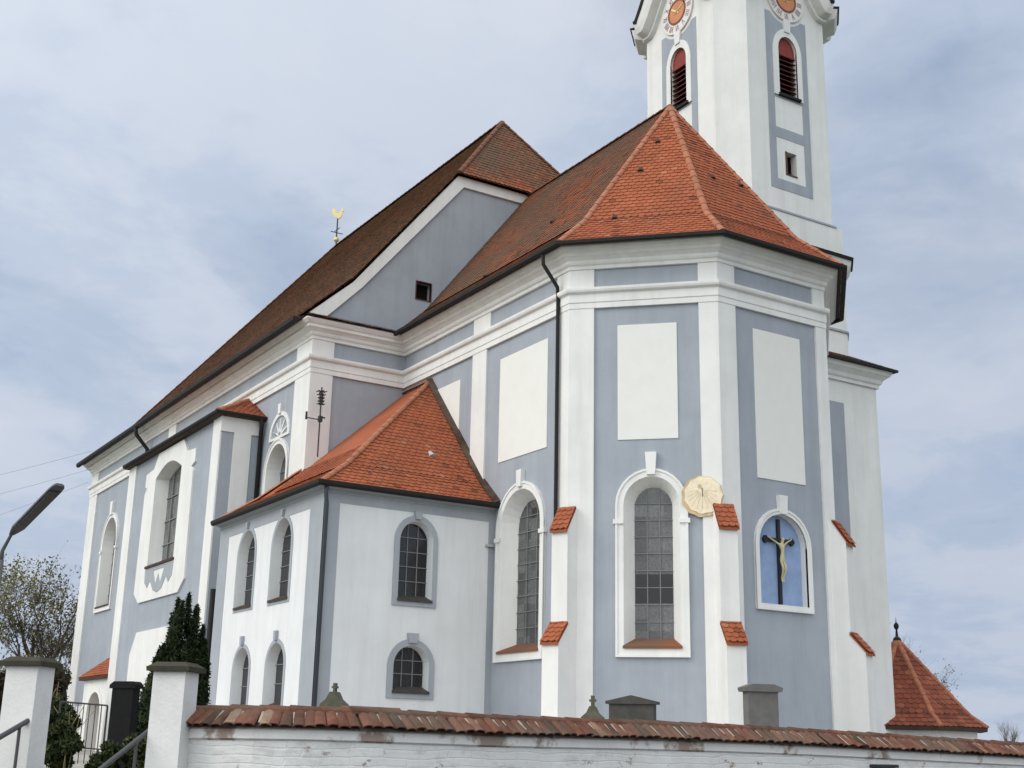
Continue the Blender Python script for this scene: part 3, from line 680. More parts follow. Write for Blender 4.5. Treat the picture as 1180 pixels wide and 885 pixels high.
SEc = Vector((xE, yS, ZSE)); SWc = Vector((xWs, yS, ZSE)); NEc = Vector((xE, -W0-.01, ZSE))
kSE = lerp(SEc, A, .2)-Vector((0, 0, .17)); kNE = Vector((kSE.x, -W0-.01, kSE.z)); kSW = Vector((xWs+(kSE.y-yS), kSE.y, kSE.z))
jn = Vector((xWs+(-WN-yS), -WN-.01, 0)); sl_ = (10.73-kSE.z)/(A.y-kSE.y); jn.z = kSE.z+sl_*(jn.y-kSE.y)
b = MB()
tiled(b, [SEc, NEc, kNE, kSE]); tiled(b, [kSE, kNE, A])
tiled(b, [SWc, SEc, kSE, kSW]); tiled(b, [kSW, kSE, A, B_, Vector((XN+.0, -WN-.01, jn.z)), jn])
tiled(b, [SWc, kSW, jn, Vector((xWs, -WN-.01, ZSE))])
sr = b.build('sacristy_roof', M['tile'], church)
b = MB(); up = Vector((0, 0, .035)); ridge(b, SEc+up, kSE+up, .095); ridge(b, kSE+up, A+up, .095); ridge(b, A+up, B_+up, .095); b.build('hip_tile', M['ridge'], sr)
b = MB(); ridge(b, SWc+up, kSW+up, .09); ridge(b, kSW+up, jn+up, .09); b.build('hip_tile', M['ridge'], sr)
vents(sr, (kSE, kNE, A), ((425, 549), (490, 561), (546, 568)))
vents(sr, (kSE, kNE, A), ((498, 527),), 'frame', .1)
b = MB()       # lead flashing where the tiles meet the walls
for p, q in ((NEc, kNE), (kNE, A)):
    d = (q-p).normalized(); w = Vector((0, -1, 0)); nn = w.cross(d).normalized()
    nn = nn if nn.z > 0 else -nn
    b.prism([p+nn*.05, p+nn*.05+w*.16, p+nn*.07+w*.16, p+nn*.16], q-p)
b.build('flashing', M['cope'], sr)
b = MB(); sweep(b, [(XSW, -WN), (XSW, YS), (XS, YS), (XS, -W0)], [(.0, ZSE-.22), (.05, ZSE-.2), (.05, ZSE-.12), (.16, ZSE-.06), (.19, ZSE), (0, ZSE+.01)]); b.build('sacristy_cornice', M['trim'], church)
b = MB(); sweep(b, [(XSW, YS), (XS, YS), (XS, -W0)], [(.21, ZSE-.07), (.25, ZSE-.1), (.31, ZSE-.1), (.35, ZSE-.05), (.35, ZSE+.04), (.21, ZSE+.04)]); b.build('sacristy_gutter', M['gutter'], church)

# downpipes
pipe('downpipe', [(C1[0]-.4, C1[1]-.62, 12.4), (C1[0]-.4, C1[1]-.6, 12.15), (C1[0]-.38, C1[1]-.16, 11.6), (C1[0]-.38, C1[1]-.14, 11.3), (C1[0]-.38, C1[1]-.14, 5.2), (C1[0]-.30, C1[1]-.14, 2.6), (C1[0]-.30, C1[1]-.14, ZB)], .052, church)
pipe('downpipe', [(XS+.22, YS-.06, ZSE-.06), (XS+.20, YS-.06, 6.0), (XS+.10, YS+.02, 5.75), (XS+.10, YS+.02, ZB)], .055, church, 'slate_pipe')
pipe('downpipe', [(XR+.3, -WN-.2, ZAE-.06), (XR+.26, -WN-.16, 9.8), (XR+.1, -WN-.1, 9.4), (XR+.1, -WN-.1, 6.0)], .07, church)
pipe('downpipe', [(-28.6, -WN-.72, 12.4), (-28.6, -WN-.65, 12.1), (-28.6, -WN-.14, 11.55), (-28.6, -WN-.12, 10.6)], .08, church)
pipe('downpipe', [(XSW-.62, YS+.12, 4.4), (XSW-.62, YS+.12, ZB)], .085, church)
b = MB(); plate(b, FSE, rect(-4.78, -4.56, 5.16, 5.22), (), 0, .1); b.build('wall_bracket', M['frame'], church)

# ---- north annex beside the tower foot
b = MB(); xq, yq0, yq1 = -5.75, W0, 10.2
b.face([(xq, yq0, ZB), (xq, yq1, ZB), (xq, yq1, 12.3), (xq, yq0, 12.3)]); b.face([(xq, yq1, ZB), (-16, yq1, ZB), (-16, yq1, 12.3), (xq, yq1, 12.3)])
b.build('annex_wall', M['white'], church)
FX = Fr((xq, 0), (0, 1), (1, 0))
b = MB(); plate(b, FX, rect(6.2, 8.62, 5.5, 11.2), (), 0, .01); b.build('annex_field', M['blue'], church)
b = MB(); sweep(b, [(xq, yq0), (xq, yq1), (-16, yq1)], [(0, 11.95), (.08, 11.95), (.08, 12.05), (.14, 12.1), (.18, 12.22), (.32, 12.34), (.36, 12.36), (.42, 12.5), (.42, 12.54), (0, 12.6)]); b.build('annex_cornice', M['white'], church)
b = MB(); tiled(b, [(xq+.5, yq0+.3, 12.56), (xq+.5, yq1+.5, 12.56), (xq-.7, yq1-.7, 13.2), (xq-.7, yq0+.3, 13.2)]); tiled(b, [(xq+.5, yq1+.5, 12.56), (-16, yq1+.5, 12.56), (-16, yq1-.7, 13.2), (xq-.7, yq1-.7, 13.2)])
b.build('annex_roof', M['tile_brown'], church)
b = MB(); sweep(b, [(xq, yq0), (xq, yq1), (-16, yq1)], [(.43, 12.5), (.55, 12.5), (.55, 12.58), (.43, 12.6)]); b.build('annex_gutter', M['gutter'], church)

# ---- tower
TX0, TX1, TY0, TY1, CH = -11.65, -6.25, 4.52, 9.9, .82
def octo(d, ch): 
    x0, x1, y0, y1 = TX0-d, TX1+d, TY0-d, TY1+d
    return [(x0+ch, y0), (x1-ch, y0), (x1, y0+ch), (x1, y1-ch), (x1-ch, y1), (x0+ch, y1), (x0, y1-ch), (x0, y0+ch)]
FTE = Fr((TX1, 0), (0, 1), (1, 0)); FTS = Fr((0, TY0), (1, 0), (0, -1))
ZTT = 27.4
cS, cE = -8.95, 7.20
def bell(c): return (c-.68, c+.68, 22.2, 23.95, 24.93)
def bello(c): return (c-.44, c+.44, 22.28, 24.1, 24.62)
sq = rect(6.93, 7.47, 19.2, 20.1)
b = MB(); oc = octo(0, CH)
plate(b, FTS, rect(oc[0][0], oc[1][0], 17.7, ZTT), [hole(bello(cS), -.02)], -.3, 0, sides=False)
plate(b, FTE, rect(oc[2][1], oc[3][1], 17.7, ZTT), [hole(bello(cE), -.02), sq], -.35, 0, sides=False)
for i in (1, 3, 4, 5, 6, 7):
    p, q = oc[i], oc[(i+1) % 8]; b.face([(*p, 17.7), (*q, 17.7), (*q, ZTT), (*p, ZTT)])
lo = octo(.1, .58)
for i in range(8):
    p, q = lo[i], lo[(i+1) % 8]; b.face([(*p, ZB), (*q, ZB), (*q, 17.72), (*p, 17.72)])
b.build('tower_wall', M['white'], church)
b = MB(); sweep(b, octo(0, CH), [(0, 17.7), (.13, 17.7), (.13, 17.76), (0, 17.86)], True); b.build('string_course', M['trim'], church)
b = MB(); sweep(b, octo(.1, .58), [(0, 13.86), (.05, 13.88), (.05, 13.94), (0, 13.98)], True); b.build('string_course', M['trim'], church)
b = MB(); sweep(b, octo(.1, .58), [(0, 15.9), (.05, 15.95), (.08, 16.1), (.2, 16.3), (.26, 16.5), (0, 16.55)], True); b.build('tower_cornice', M['white'], church)
b = MB(); sweep(b, octo(.1, .58), [(0, 16.5), (.32, 16.5), (.34, 16.6), (0, 16.78)], True); b.build('cornice_cover', M['gutter'], church)
for F, c, east in ((FTS, cS, False), (FTE, cE, True)):
    # blue field with white bands laid in it
    b = MB(); d = .98
    top = [(c+.98, 25.46), (c+.92, 25.47)]
    cut = [(c+1.0*math.cos(R(a)), 26.13+1.0*math.sin(R(a))) for a in range(-42, -139, -8)]
    outl = [(c-.98, 18.6), (c+.98, 18.6), (c+.98, 25.46)]+cut+[(c-.98, 25.46)]
    plate(b, F, outl, [hole(bell(c), .0), rect(c-.66, c+.66, 20.95, 22.12), rect(c-.66, c+.66, 18.98, 20.56)], 0, .014)
    b.build('tower_field', M['blue'], church)
    o = bell(c); i_ = bello(c)
    b = MB(); plate(b, F, arch(*o), [arch(*i_)], 0, .06); loft(b, F, arch(*i_), .06, arch(*i_), -.3)
    plate(b, F, [(c-.13, 24.8), (c+.13, 24.8), (c+.17, 25.25), (c-.17, 25.25)], (), 0, .1)
    ws = b.build('belfry_window', M['white'], church)
    b = MB(); plate(b, F, arch(i_[0]-.02, i_[1]+.02, i_[2]-.02, i_[3], i_[4]+.02), (), -.33, -.3, sides=False); b.build('void', M['black'], ws)
    b = MB()
    for k in range(9):
        z = 22.34+k*.19
        b.prism([F.p(i_[0], z, -.02), F.p(i_[0], z+.03, -.02), F.p(i_[0], z+.16, -.26), F.p(i_[0], z+.13, -.26)], F.u*(i_[1]-i_[0]))
    b.build('louvre', M['louvre'], ws)
    b = MB(); plate(b, F, arch(i_[0]+.01, i_[1]-.01, 23.98, i_[3], i_[4]-.01), (), -.2, -.06); plate(b, F, rect(i_[0]+.01, i_[1]-.01, 23.9, 23.98), (), -.2, -.03); b.build('shutter_head', M['louvre_red'], ws)
    b = MB(); plate(b, F, rect(i_[0]-.06, i_[1]+.1, i_[2]-.09, i_[2]), (), -.1, .12); b.build('sill', M['gutter'], ws)
    # clock
    b = MB(); z = 26.13; n = 40
    def circ(r, n=40): return [(c+r*math.cos(2*math.pi*k/n), z+r*math.sin(2*math.pi*k/n)) for k in range(n)]
    plate(b, F, circ(.86), (), 0, .07); ck = b.build('clock_face', M['clock_white'], church, False)
    b = MB(); plate(b, F, circ(.50), [circ(.43)], .07, .095); b.build('clock_rim', M['clock_rim'], ck)
    b = MB(); plate(b, F, circ(.43), (), .06, .08); b.build('clock_disc', M['clock_orange'], ck)
    b = MB(); NUM = ['XII', 'I', 'II', 'III', 'IIII', 'V', 'VI', 'VII', 'VIII', 'IX', 'X', 'XI']
    for h, t in enumerate(NUM):
        a = math.pi/2-2*math.pi*h/12; er = Vector((math.cos(a), math.sin(a))); et = Vector((er.y, -er.x)); x = 0; st = []
        for chv in t:
            wd = .05 if chv == 'I' else .11
            if chv == 'I': st.append(((x+.025, 0), (x+.025, 1)))
            if chv == 'V': st += [((x, 1), (x+.055, 0)), ((x+.11, 1), (x+.055, 0))]
            if chv == 'X': st += [((x, 1), (x+.11, 0)), ((x+.11, 1), (x, 0))]
            x += wd+.012
        b = MB()
        for (x0, y0_), (x1_, y1_) in st:
            p0 = Vector((c, z))+er*(.56+.22*y0_)+et*(x0-x/2); p1 = Vector((c, z))+er*(.56+.22*y1_)+et*(x1_-x/2)
            dd = (p1-p0).normalized()*.0; s = Vector((-(p1-p0).y, (p1-p0).x)).normalized()*.014
            plate(b, F, [tuple(p0-s), tuple(p0+s), tuple(p1+s), tuple(p1-s)], (), .07, .078)
        b.build('numeral', M['clock_num'], ck)
    b = MB()
    for a, l, w in ((R(90-308), .4, .04), (R(90-62), .7, .03)):
        er = Vector((math.cos(a), math.sin(a))); s = Vector((-er.y, er.x))*w; o_ = Vector((c, z))
        plate(b, F, [tuple(o_-er*.15-s*.6), tuple(o_-er*.15+s*.6), tuple(o_+er*l*.8+s), tuple(o_+er*l), tuple(o_+er*l*.8-s)], (), .1, .095)
    b.build('clock_hand', M['gold'], ck)
    # cornice that arches over the clock
    b = MB(); end0, end1 = c-1.92, c+1.92
    prof = [(.0, 0), (.16, .04), (.16, .14), (.46, .22), (.54, .42), (.58, .6), (0, .66)]
    cl = [(end0+(end1-end0)*k/28, 25.8+1.75*(.5+.5*math.cos(math.pi*min(1, abs(k/14-1)*1.92/1.62)))**.85) for k in range(29)]
    rows = []
    for k, (u, zq) in enumerate(cl):
        a_, c_ = cl[max(k-1, 0)], cl[min(k+1, len(cl)-1)]; t = Vector((c_[0]-a_[0], c_[1]-a_[1])).normalized(); nn = Vector((-t.y, t.x))
        rows.append([F.p(u+nn.x*h, zq+nn.y*h, o_) for o_, h in prof])
    for k in range(len(rows)-1):
        for j in range(len(prof)-1): b.face([rows[k][j], rows[k+1][j], rows[k+1][j+1], rows[k][j+1]])
    b.build('clock_cornice', M['white'], church)
    b = MB(); prof = [(-.02, .67), (.62, .6), (.65, .70), (-.02, .78)]; rows = []
    for k, (u, zq) in enumerate(cl):
        a_, c_ = cl[max(k-1, 0)], cl[min(k+1, len(cl)-1)]; t = Vector((c_[0]-a_[0], c_[1]-a_[1])).normalized(); nn = Vector((-t.y, t.x))
        rows.append([F.p(u+nn.x*h, zq+nn.y*h, o_) for o_, h in prof])
    for k in range(len(rows)-1):
        for j in range(len(prof)): b.face([rows[k][j], rows[k+1][j], rows[k+1][(j+1) % 4], rows[k][(j+1) % 4]])
    b.build('cornice_cover', M['gutter'], church)
# corner cornices on the hidden and chamfered sides, upper stage and onion dome (above the photograph's edge)
b = MB()
for pth in ([oc[3], (oc[3][0]-.0, oc[3][1]+.001), oc[4]], [oc[7], oc[0]], [oc[4], oc[5]], [oc[5], oc[6]], [oc[6], oc[7]]):
    sweep(b, [Vector(p) for p in (pth[0], pth[-1])], [(0, 25.8), (.16, 25.84), (.16, 25.94), (.46, 26.02), (.54, 26.22), (.58, 26.4), (0, 26.46)])
b.build('tower_cornice', M['white'], church)
b = MB()
for pth in ([oc[3], oc[4]], [oc[7], oc[0]]):
    sweep(b, [Vector(p) for p in pth], [(0, 26.46), (.62, 26.4), (.65, 26.5), (0, 26.6)])
b.build('cornice_cover', M['gutter'], church)
tc_ = ((TX0+TX1)/2, (TY0+TY1)/2, 0)
b = MB(); b.lathe(tc_, [(2.55, ZTT-.3), (2.55, 31.2), (2.9, 31.4), (2.95, 31.7)], 8); b.build('upper_stage', M['white'], church)
b = MB(); b.lathe(tc_, [(3.0, 31.7), (3.15, 32.6), (3.0, 33.8), (2.3, 35.0), (1.2, 36.0), (.7, 37.0), (.75, 37.8), (.5, 38.6), (.1, 39.8), (.02, 41)], 16); b.build('onion_dome', M['copper'], church, True)
# small square opening of the tower
b = MB(); plate(b, FTE, sq, (), -.3, -.28, sides=False); sv = b.build('tower_opening', M['black'], church)
b = MB(); plate(b, FTE, rect(6.93, 7.02, 19.2, 20.1), (), -.25, .01); plate(b, FTE, rect(7.02, 7.47, 19.2, 19.26), (), -.25, .02); b.build('opening_frame', M['wood'], sv)

# ------------------------------------------------------------------ things fixed on or standing on the church
# sundial
b = MB(); c_, z_, n = 3.28, 5.93, 48
def scal(r, k=11, am=.016): return [(c_+(r+am*math.cos(k*2*math.pi*i/n))*math.cos(2*math.pi*i/n), z_+(r+am*math.cos(k*2*math.pi*i/n))*math.sin(2*math.pi*i/n)) for i in range(n)]
sd = empty('sundial', F1.p(c_, z_, .08), 'round cream sundial with ochre rim on the apse corner beside the tall window', 'sundial')
b = MB(); plate(b, F1, scal(.50), (), .04, .10); b.build('dial_rim', M['sundial_edge'], sd)
b = MB(); plate(b, F1, [(u+.03, z+.025) for u, z in scal(.45, 11, .014)], (), .10, .118); b.build('dial_plate', M['sundial'], sd)
b = MB()
for k in range(11):
    a = R(190+16*k); e_ = Vector((math.cos(a), math.sin(a))); s = Vector((-e_.y, e_.x))*.0035; o_ = Vector((c_, z_+.16))
    p, q = o_+e_*.1, o_+e_*min(.52, .34+.16*abs(math.sin(a))); plate(b, F1, [tuple(p-s), tuple(p+s), tuple(q+s), tuple(q-s)], (), .118, .122)
plate(b, F1, [(c_+.05*math.cos(R(t))-.06, z_+.24+.05*math.sin(R(t))) for t in range(0, 360, 30)], (), .118, .13)
b.build('hour_line', M['sundial_edge'], sd)
b = MB(); b.tube([F1.p(c_, z_+.2, .11), F1.p(c_+.03, z_-.05, .32)], .01, 6); b.build('gnomon', M['iron'], sd)

# crucifix in the niche
cx_ = .06
cr_ = empty('crucifix', F2.p(cx_, 3.5, -.1), 'black wooden crucifix with pale ivory figure in the blue wall niche', 'crucifix')
b = MB(); plate(b, F2, rect(cx_-.042, cx_+.042, 3.49, 5.6), (), -.16, -.09); b.build('cross_post', M['cross'], cr_)
b = MB(); plate(b, F2, rect(cx_-.5, cx_+.5, 5.02, 5.12), (), -.162, -.095)
for s in (-1, 1):
    for du, dz in ((.48, 0), (.44, .055), (.44, -.055)):
        plate(b, F2, [(cx_+s*du+.042*math.cos(R(t)), 5.07+dz+.042*math.sin(R(t))) for t in range(0, 360, 30)], (), -.162, -.092)
b.build('cross_beam', M['cross'], cr_)
def skin_mesh(name, verts, edges, radii, m, parent, sub=2):
    me = bpy.data.meshes.new(name); me.from_pydata([tuple(v) for v in verts], edges, []); me.update()
    o = bpy.data.objects.new(name, me); COL.objects.link(o)
    md = o.modifiers.new('s', 'SKIN'); md.use_smooth_shade = True
    for i, r in enumerate(radii): me.skin_vertices[0].data[i].radius = (r[0], r[1]) if isinstance(r, tuple) else (r, r)
    me.skin_vertices[0].data[0].use_root = True
    sb = o.modifiers.new('d', 'SUBSURF'); sb.levels = sub; sb.render_levels = sub
    dg = bpy.context.evaluated_depsgraph_get(); dg.update(); m2 = bpy.data.meshes.new_from_object(o.evaluated_get(dg))
    o.modifiers.clear(); o.data = m2; m2.materials.clear(); m2.materials.append(m); m2.name = name
    off = Vector((0, 0, 0)); q = parent
    while q is not None: off += q.location; q = q.parent
    for v in m2.vertices: v.co -= off
    for p_ in m2.polygons: p_.use_smooth = True
    o.parent = parent; return o
def cv(u, z, n): return F2.p(cx_+u, z, -.1+n)
V = [cv(0, 4.62, .09), cv(.01, 4.78, .10), cv(0, 4.93, .09), cv(0, 5.0, .09), cv(.015, 5.05, .11), cv(.02, 5.13, .13),
     cv(-.09, 4.96, .08), cv(-.22, 5.04, .05), cv(-.36, 5.11, .03), cv(.09, 4.96, .08), cv(.22, 5.04, .05), cv(.36, 5.11, .03),
     cv(-.045, 4.55, .09), cv(-.03, 4.36, .15), cv(-.015, 4.12, .06), cv(-.01, 4.02, .09), cv(.045, 4.55, .09), cv(.05, 4.36, .16), cv(.02, 4.14, .08), cv(.015, 4.03, .11),
     cv(-.41, 5.15, .03), cv(.41, 5.15, .03)]
E_ = [(0, 1), (1, 2), (2, 3), (3, 4), (4, 5), (2, 6), (6, 7), (7, 8), (8, 20), (2, 9), (9, 10), (10, 11), (11, 21), (0, 12), (12, 13), (13, 14), (14, 15), (0, 16), (16, 17), (17, 18), (18, 19)]
RR = [.05, .048, .062, .026, .042, .04, .028, .021, .017, .028, .021, .017, .036, .03, .021, .018, .036, .03, .021, .018, .014, .014]
skin_mesh('corpus', V, E_, RR, M['corpus'], cr_)

# weathercock on the far ridge end
wx = empty('weathercock', (RWX, 0, ZR), 'gilded weathercock on an iron rod at the far ridge end of the nave', 'weathercock')
b = MB(); b.tube([(RWX, 0, ZR-.1), (RWX, 0, 23.85)], .035, 8); b.tube([(RWX-.3, 0, 23.25), (RWX+.3, 0, 23.25)], .02, 6); b.tube([(RWX, -.3, 23.1), (RWX, .3, 23.1)], .02, 6); b.build('rod', M['iron'], wx)
b = MB(); b.lathe((RWX, 0, 22.75), [(.01, -.14), (.1, -.09), (.14, 0), (.1, .09), (.01, .14)], 12); b.build('ball', M['gold'], wx, True)
FC = Fr((RWX, 0), (.6, .8), (.8, -.6))
cock = [(u*.66, 23.8+(z-23.8)*.66) for u, z in [(-.02, 23.8), (.1, 23.8), (.24, 23.95), (.3, 24.15), (.34, 24.38), (.44, 24.36), (.40, 24.48), (.38, 24.62), (.28, 24.66), (.22, 24.5), (.14, 24.28), (-.02, 24.22), (-.12, 24.3), (-.2, 24.52), (-.36, 24.66), (-.48, 24.52), (-.42, 24.3), (-.3, 24.08), (-.14, 23.9)]]
b = MB(); plate(b, FC, cock, (), -.03, .03); plate(b, Fr((RWX, 0), (-.6, -.8), (-.8, .6)), [(-u, z) for u, z in cock][::-1], (), -.03, .029, sides=False); b.build('cockerel', M['gold'], wx)

# aerial on the sacristy roof
ax, ay = -11.5, -7.5
an = empty('roof_aerial', (ax, ay, 8.3), 'black mast with antenna boxes rising from the sacristy roof ridge', 'antenna')
b = MB(); b.tube([(ax, ay, 8.2), (ax, ay, 10.35)], .024, 8); b.build('mast', M['iron'], an)
b = MB(); 
for dz, ln, wd in ((10.22, .17, .03), (10.12, .14, .03), (10.02, .1, .05), (9.92, .1, .05), (9.83, .13, .03)):
    for a in (0, 1.05, 2.1): b.tube([(ax-ln*math.cos(a), ay-ln*math.sin(a), dz), (ax+ln*math.cos(a), ay+ln*math.sin(a), dz)], wd*.5, 6)
b.lathe((ax, ay, 10.0), [(.02, -.2), (.05, -.18), (.06, .16), (.02, .2)], 10); b.build('antenna_head', M['iron'], an)
b = MB(); b.tube([(ax, ay, 9.34), (ax-.05, ay-.42, 9.36)], .018, 6); b.tube([(ax, ay, 9.42), (ax, ay+.16, 9.42)], .025, 6); b.box((ax-.05, ay-.42, 9.42), (.05, .05, .24)); b.box((ax+.02, ay, 9.36), (.11, .11, .18)); b.build('aerial_arm', M['iron'], an)

# ------------------------------------------------------------------ churchyard wall, gate, yard and street
WP = [(212, 814, 12.9), (256, 813.2, 12.6), (300, 813, 12.5), (370, 814.2, 12.6), (435, 817.8, 12.85), (505, 821.3, 13.2), (600, 826, 13.8), (700, 829.2, 14.5), (811, 833.6, 15.2), (885, 837.4, 15.75), (954, 841.6, 16.3), (1065, 849, 17.3), (1180, 856.3, 18.4), (1330, 866, 20.2), (1500, 880, 22.5)]
WT = [P(*w) for w in WP]
def dens(pts, step):
    out = [pts[0].copy()]
    for a, c in zip(pts, pts[1:]):
        n = max(1, round((c-a).length/step))
        for k in range(1, n+1): out.append(a+(c-a)*(k/n))
    return out
WT = dens(WT, .35)
for _ in range(6): WT = [WT[0]]+[(WT[i-1]+WT[i]*2+WT[i+1])/4 for i in range(1, len(WT)-1)]+[WT[-1]]
PL = [(p.x, p.y) for p in WT]
cw = empty('churchyard_wall', (WT[0].x, WT[0].y, ZS), 'long whitewashed brick churchyard wall curving away under an old red tile coping', 'wall')
def ribbon(b, o0, o1, zf0, zf1, uv=True):
    A_, B2 = offset_path(PL, o0), offset_path(PL, o1); s = 0
    for i in range(len(PL)-1):
        d = (Vector(PL[i+1])-Vector(PL[i])).length; z00, z01, z10, z11 = zf0(WT[i].z), zf0(WT[i+1].z), zf1(WT[i].z), zf1(WT[i+1].z)
        b.face([(*A_[i], z00), (*A_[i+1], z01), (*B2[i+1], z11), (*B2[i], z10)], [(s, z00), (s+d, z01), (s+d, z11), (s, z10)]); s += d
CT = .205
b = MB(); ribbon(b, .17, .17, lambda z: ZS-.05, lambda z: z-CT-.1); ribbon(b, -.17, -.17, lambda z: ZS-.05, lambda z: z-CT+.1); b.build('wall_face', M['wall'], cw)
b = MB()
for sgn in (1, -1):
    ribbon(b, .17*sgn, .205*sgn, lambda z: z-CT-.125, lambda z: z-CT-.105); ribbon(b, .205*sgn, .205*sgn, lambda z: z-CT-.105, lambda z: z-CT-.02); ribbon(b, .205*sgn, .17*sgn, lambda z: z-CT-.02, lambda z: z-CT+.02)
b.build('wall_band', M['band'], cw)
b = MB(); ax_ = dens(WT, .112)
def cope_tile(c, t, sd):
    """half-round tile running down one side of the coping"""
    nx = Vector((t.y, -t.x, 0)).normalized()*sd; j = random.uniform(-.012, .012); tone = min(1, max(.001, random.gauss(.5, .24)))
    top = c+Vector((0, 0, -.03+random.uniform(-.01, .01)))+t*j+nx*.02; bot = c+nx*(.29+random.uniform(-.015, .02))+Vector((0, 0, -CT+.015+random.uniform(-.01, .01)))+t*(j+random.uniform(-.012, .012))
    d = (bot-top).normalized(); s = t.cross(d).normalized(); s = s if s.z > 0 else -s; r0, r1 = .054, .062; K = 6
    A_ = [top+t*r0*math.cos(math.pi*k/K)+s*r0*.45*math.sin(math.pi*k/K) for k in range(K+1)]
    B2 = [bot+t*r1*math.cos(math.pi*k/K)+s*r1*.45*math.sin(math.pi*k/K) for k in range(K+1)]
    Bi = [p*1.0 for p in [bot+t*(r1-.016)*math.cos(math.pi*k/K)+s*((r1-.016)*.36*math.sin(math.pi*k/K)) for k in range(K+1)]]
    m = len(A_); b.mesh(A_+B2+Bi, [(k, k+1, m+k+1, m+k) for k in range(K)]+[(m+k, m+k+1, 2*m+k+1, 2*m+k) for k in range(K)], tone)
for i, c in enumerate(ax_):
    t = (ax_[min(i+1, len(ax_)-1)]-ax_[max(i-1, 0)]).normalized()
    for sd_ in (1, -1): cope_tile(c, t, sd_)
for sd_ in (1, -1):
    A_, B2 = offset_path(PL, .02*sd_), offset_path(PL, .27*sd_)
    for i in range(len(PL)-1): b.face([(*A_[i], WT[i].z-.04), (*A_[i+1], WT[i+1].z-.04), (*B2[i+1], WT[i+1].z-CT), (*B2[i], WT[i].z-CT)], a=.06)
rt_ = dens(WT, .33)
for p, q in zip(rt_, rt_[1:]):
    b2 = p-Vector((0, 0, .035)); c2 = q-Vector((0, 0, .035))
    n0 = len(b.a); ridge(b, b2, c2, .085, 5); 
    for k in range(n0, len(b.a)): b.a[k] = min(1, max(.001, b.a[k]*.55+.15))
b.build('coping_tile', M['cope'], cw)
b = MB()
for i in range(len(ax_)-1):
    if random.random() < .3: continue
    c = (ax_[i]+ax_[i+1])/2; t = (ax_[i+1]-ax_[i]).normalized(); nx = Vector((t.y, -t.x, 0)); l = random.uniform(.16, .27); w_ = random.uniform(.010, .018)
    p0, p1 = c+nx*.03+Vector((0, 0, -.028)), c+nx*l+Vector((0, 0, -.02-(CT-.03)*l/.29)); k = Vector((0, 0, .012))
    b.face([p0-t*w_+k, p0+t*w_+k, p1+t*w_+k, p1-t*w_+k])
b.build('mortar', M['mortar'], cw)
# gate piers
def pier(cpx, name_label, cap_px):
    c = P(*cpx); rz = R(-41)
    g = empty('gate_pier', (c.x, c.y, ZS), name_label, 'gate pier', 'white piers of the churchyard gate')
    zt = c.z
    b = MB(); b.box((c.x, c.y, (zt+ZS)/2), (.335, .335, zt-ZS), rz); b.build('pier_shaft', M['pier'], g)
    b = MB(); b.box((c.x, c.y, zt+.0225), (.44, .44, .045), rz, taper=1.02); b.box((c.x, c.y, zt+.068), (.43, .43, .046), rz, taper=.7); b.build('pier_cap', M['stonecap'], g)
    return c
pr_ = pier((203.5, 774.5, 12.68), 'white gate pier at the left end of the tiled churchyard wall', None)
pl_ = pier((36, 768.5, 12.68), 'white gate pier beside the street lamp at the left picture edge', None)
# low wall on the far side of the gate
b = MB(); a = Vector((pl_.x, pl_.y, 0)); d = Vector((math.cos(R(-139-0)), math.sin(R(-139)), 0))
a = a+d*.17; c = a+d*5; n_ = Vector((d.y, -d.x, 0))*.15
b.prism([a+n_+Vector((0, 0, ZS)), c+n_+Vector((0, 0, ZS)), c-n_+Vector((0, 0, ZS)), a-n_+Vector((0, 0, ZS))][::-1], (0, 0, ZS*-1+.10))
tag(b.build('boundary_wall', M['pier']), 'low white wall running left from the gate pier below the street lamp', 'wall')
# yard plateau and steps
gin = Vector((math.sin(R(-49)), math.cos(R(-49)), 0)); gal = (Vector((pr_.x-pl_.x, pr_.y-pl_.y, 0))).normalized()
inner = [Vector((*p, ZY)) for p in offset_path(PL, -.1)]
yard = [Vector((pl_.x, pl_.y, ZY))+d*5+gin*.1, Vector((pl_.x, pl_.y, ZY))+gin*.15, Vector((pr_.x, pr_.y, ZY))+gin*.15]+inner+[Vector((-8, 40, ZY)), Vector((-70, 40, ZY)), Vector((-70, -30, ZY))]
b = MB()
for t in earclip([(p.x, p.y) for p in yard], []): b.face([(*p, ZY) for p in (t if area(t) > 0 else t[::-1])])
for i in range(len(yard)):
    p, q = yard[i], yard[(i+1) % len(yard)]; b.face([(p.x, p.y, ZS-.1), (q.x, q.y, ZS-.1), (q.x, q.y, ZY), (p.x, p.y, ZY)])
tag(b.build('churchyard', M['gravel']), kind='structure')
sheet('street', [(9.5, -60, ZS+.004), (40, -60, ZS+.004), (40, 60, ZS+.004), (9.5, 60, ZS+.004)], M['asphalt'])
gm = (pr_+pl_)/2
b = MB()
for k in range(6):
    z1 = ZY-.02-.2*k; cpos = Vector((gm.x, gm.y, 0))-gin*(.0+.3*k); b.box((cpos.x, cpos.y, (z1+ZS)/2-.02), (1.1, .34, z1-ZS+.04), R(41))
tag(b.build('gate_steps', M['granite_grey']), 'grey stone steps climbing between the two white gate piers', 'steps')
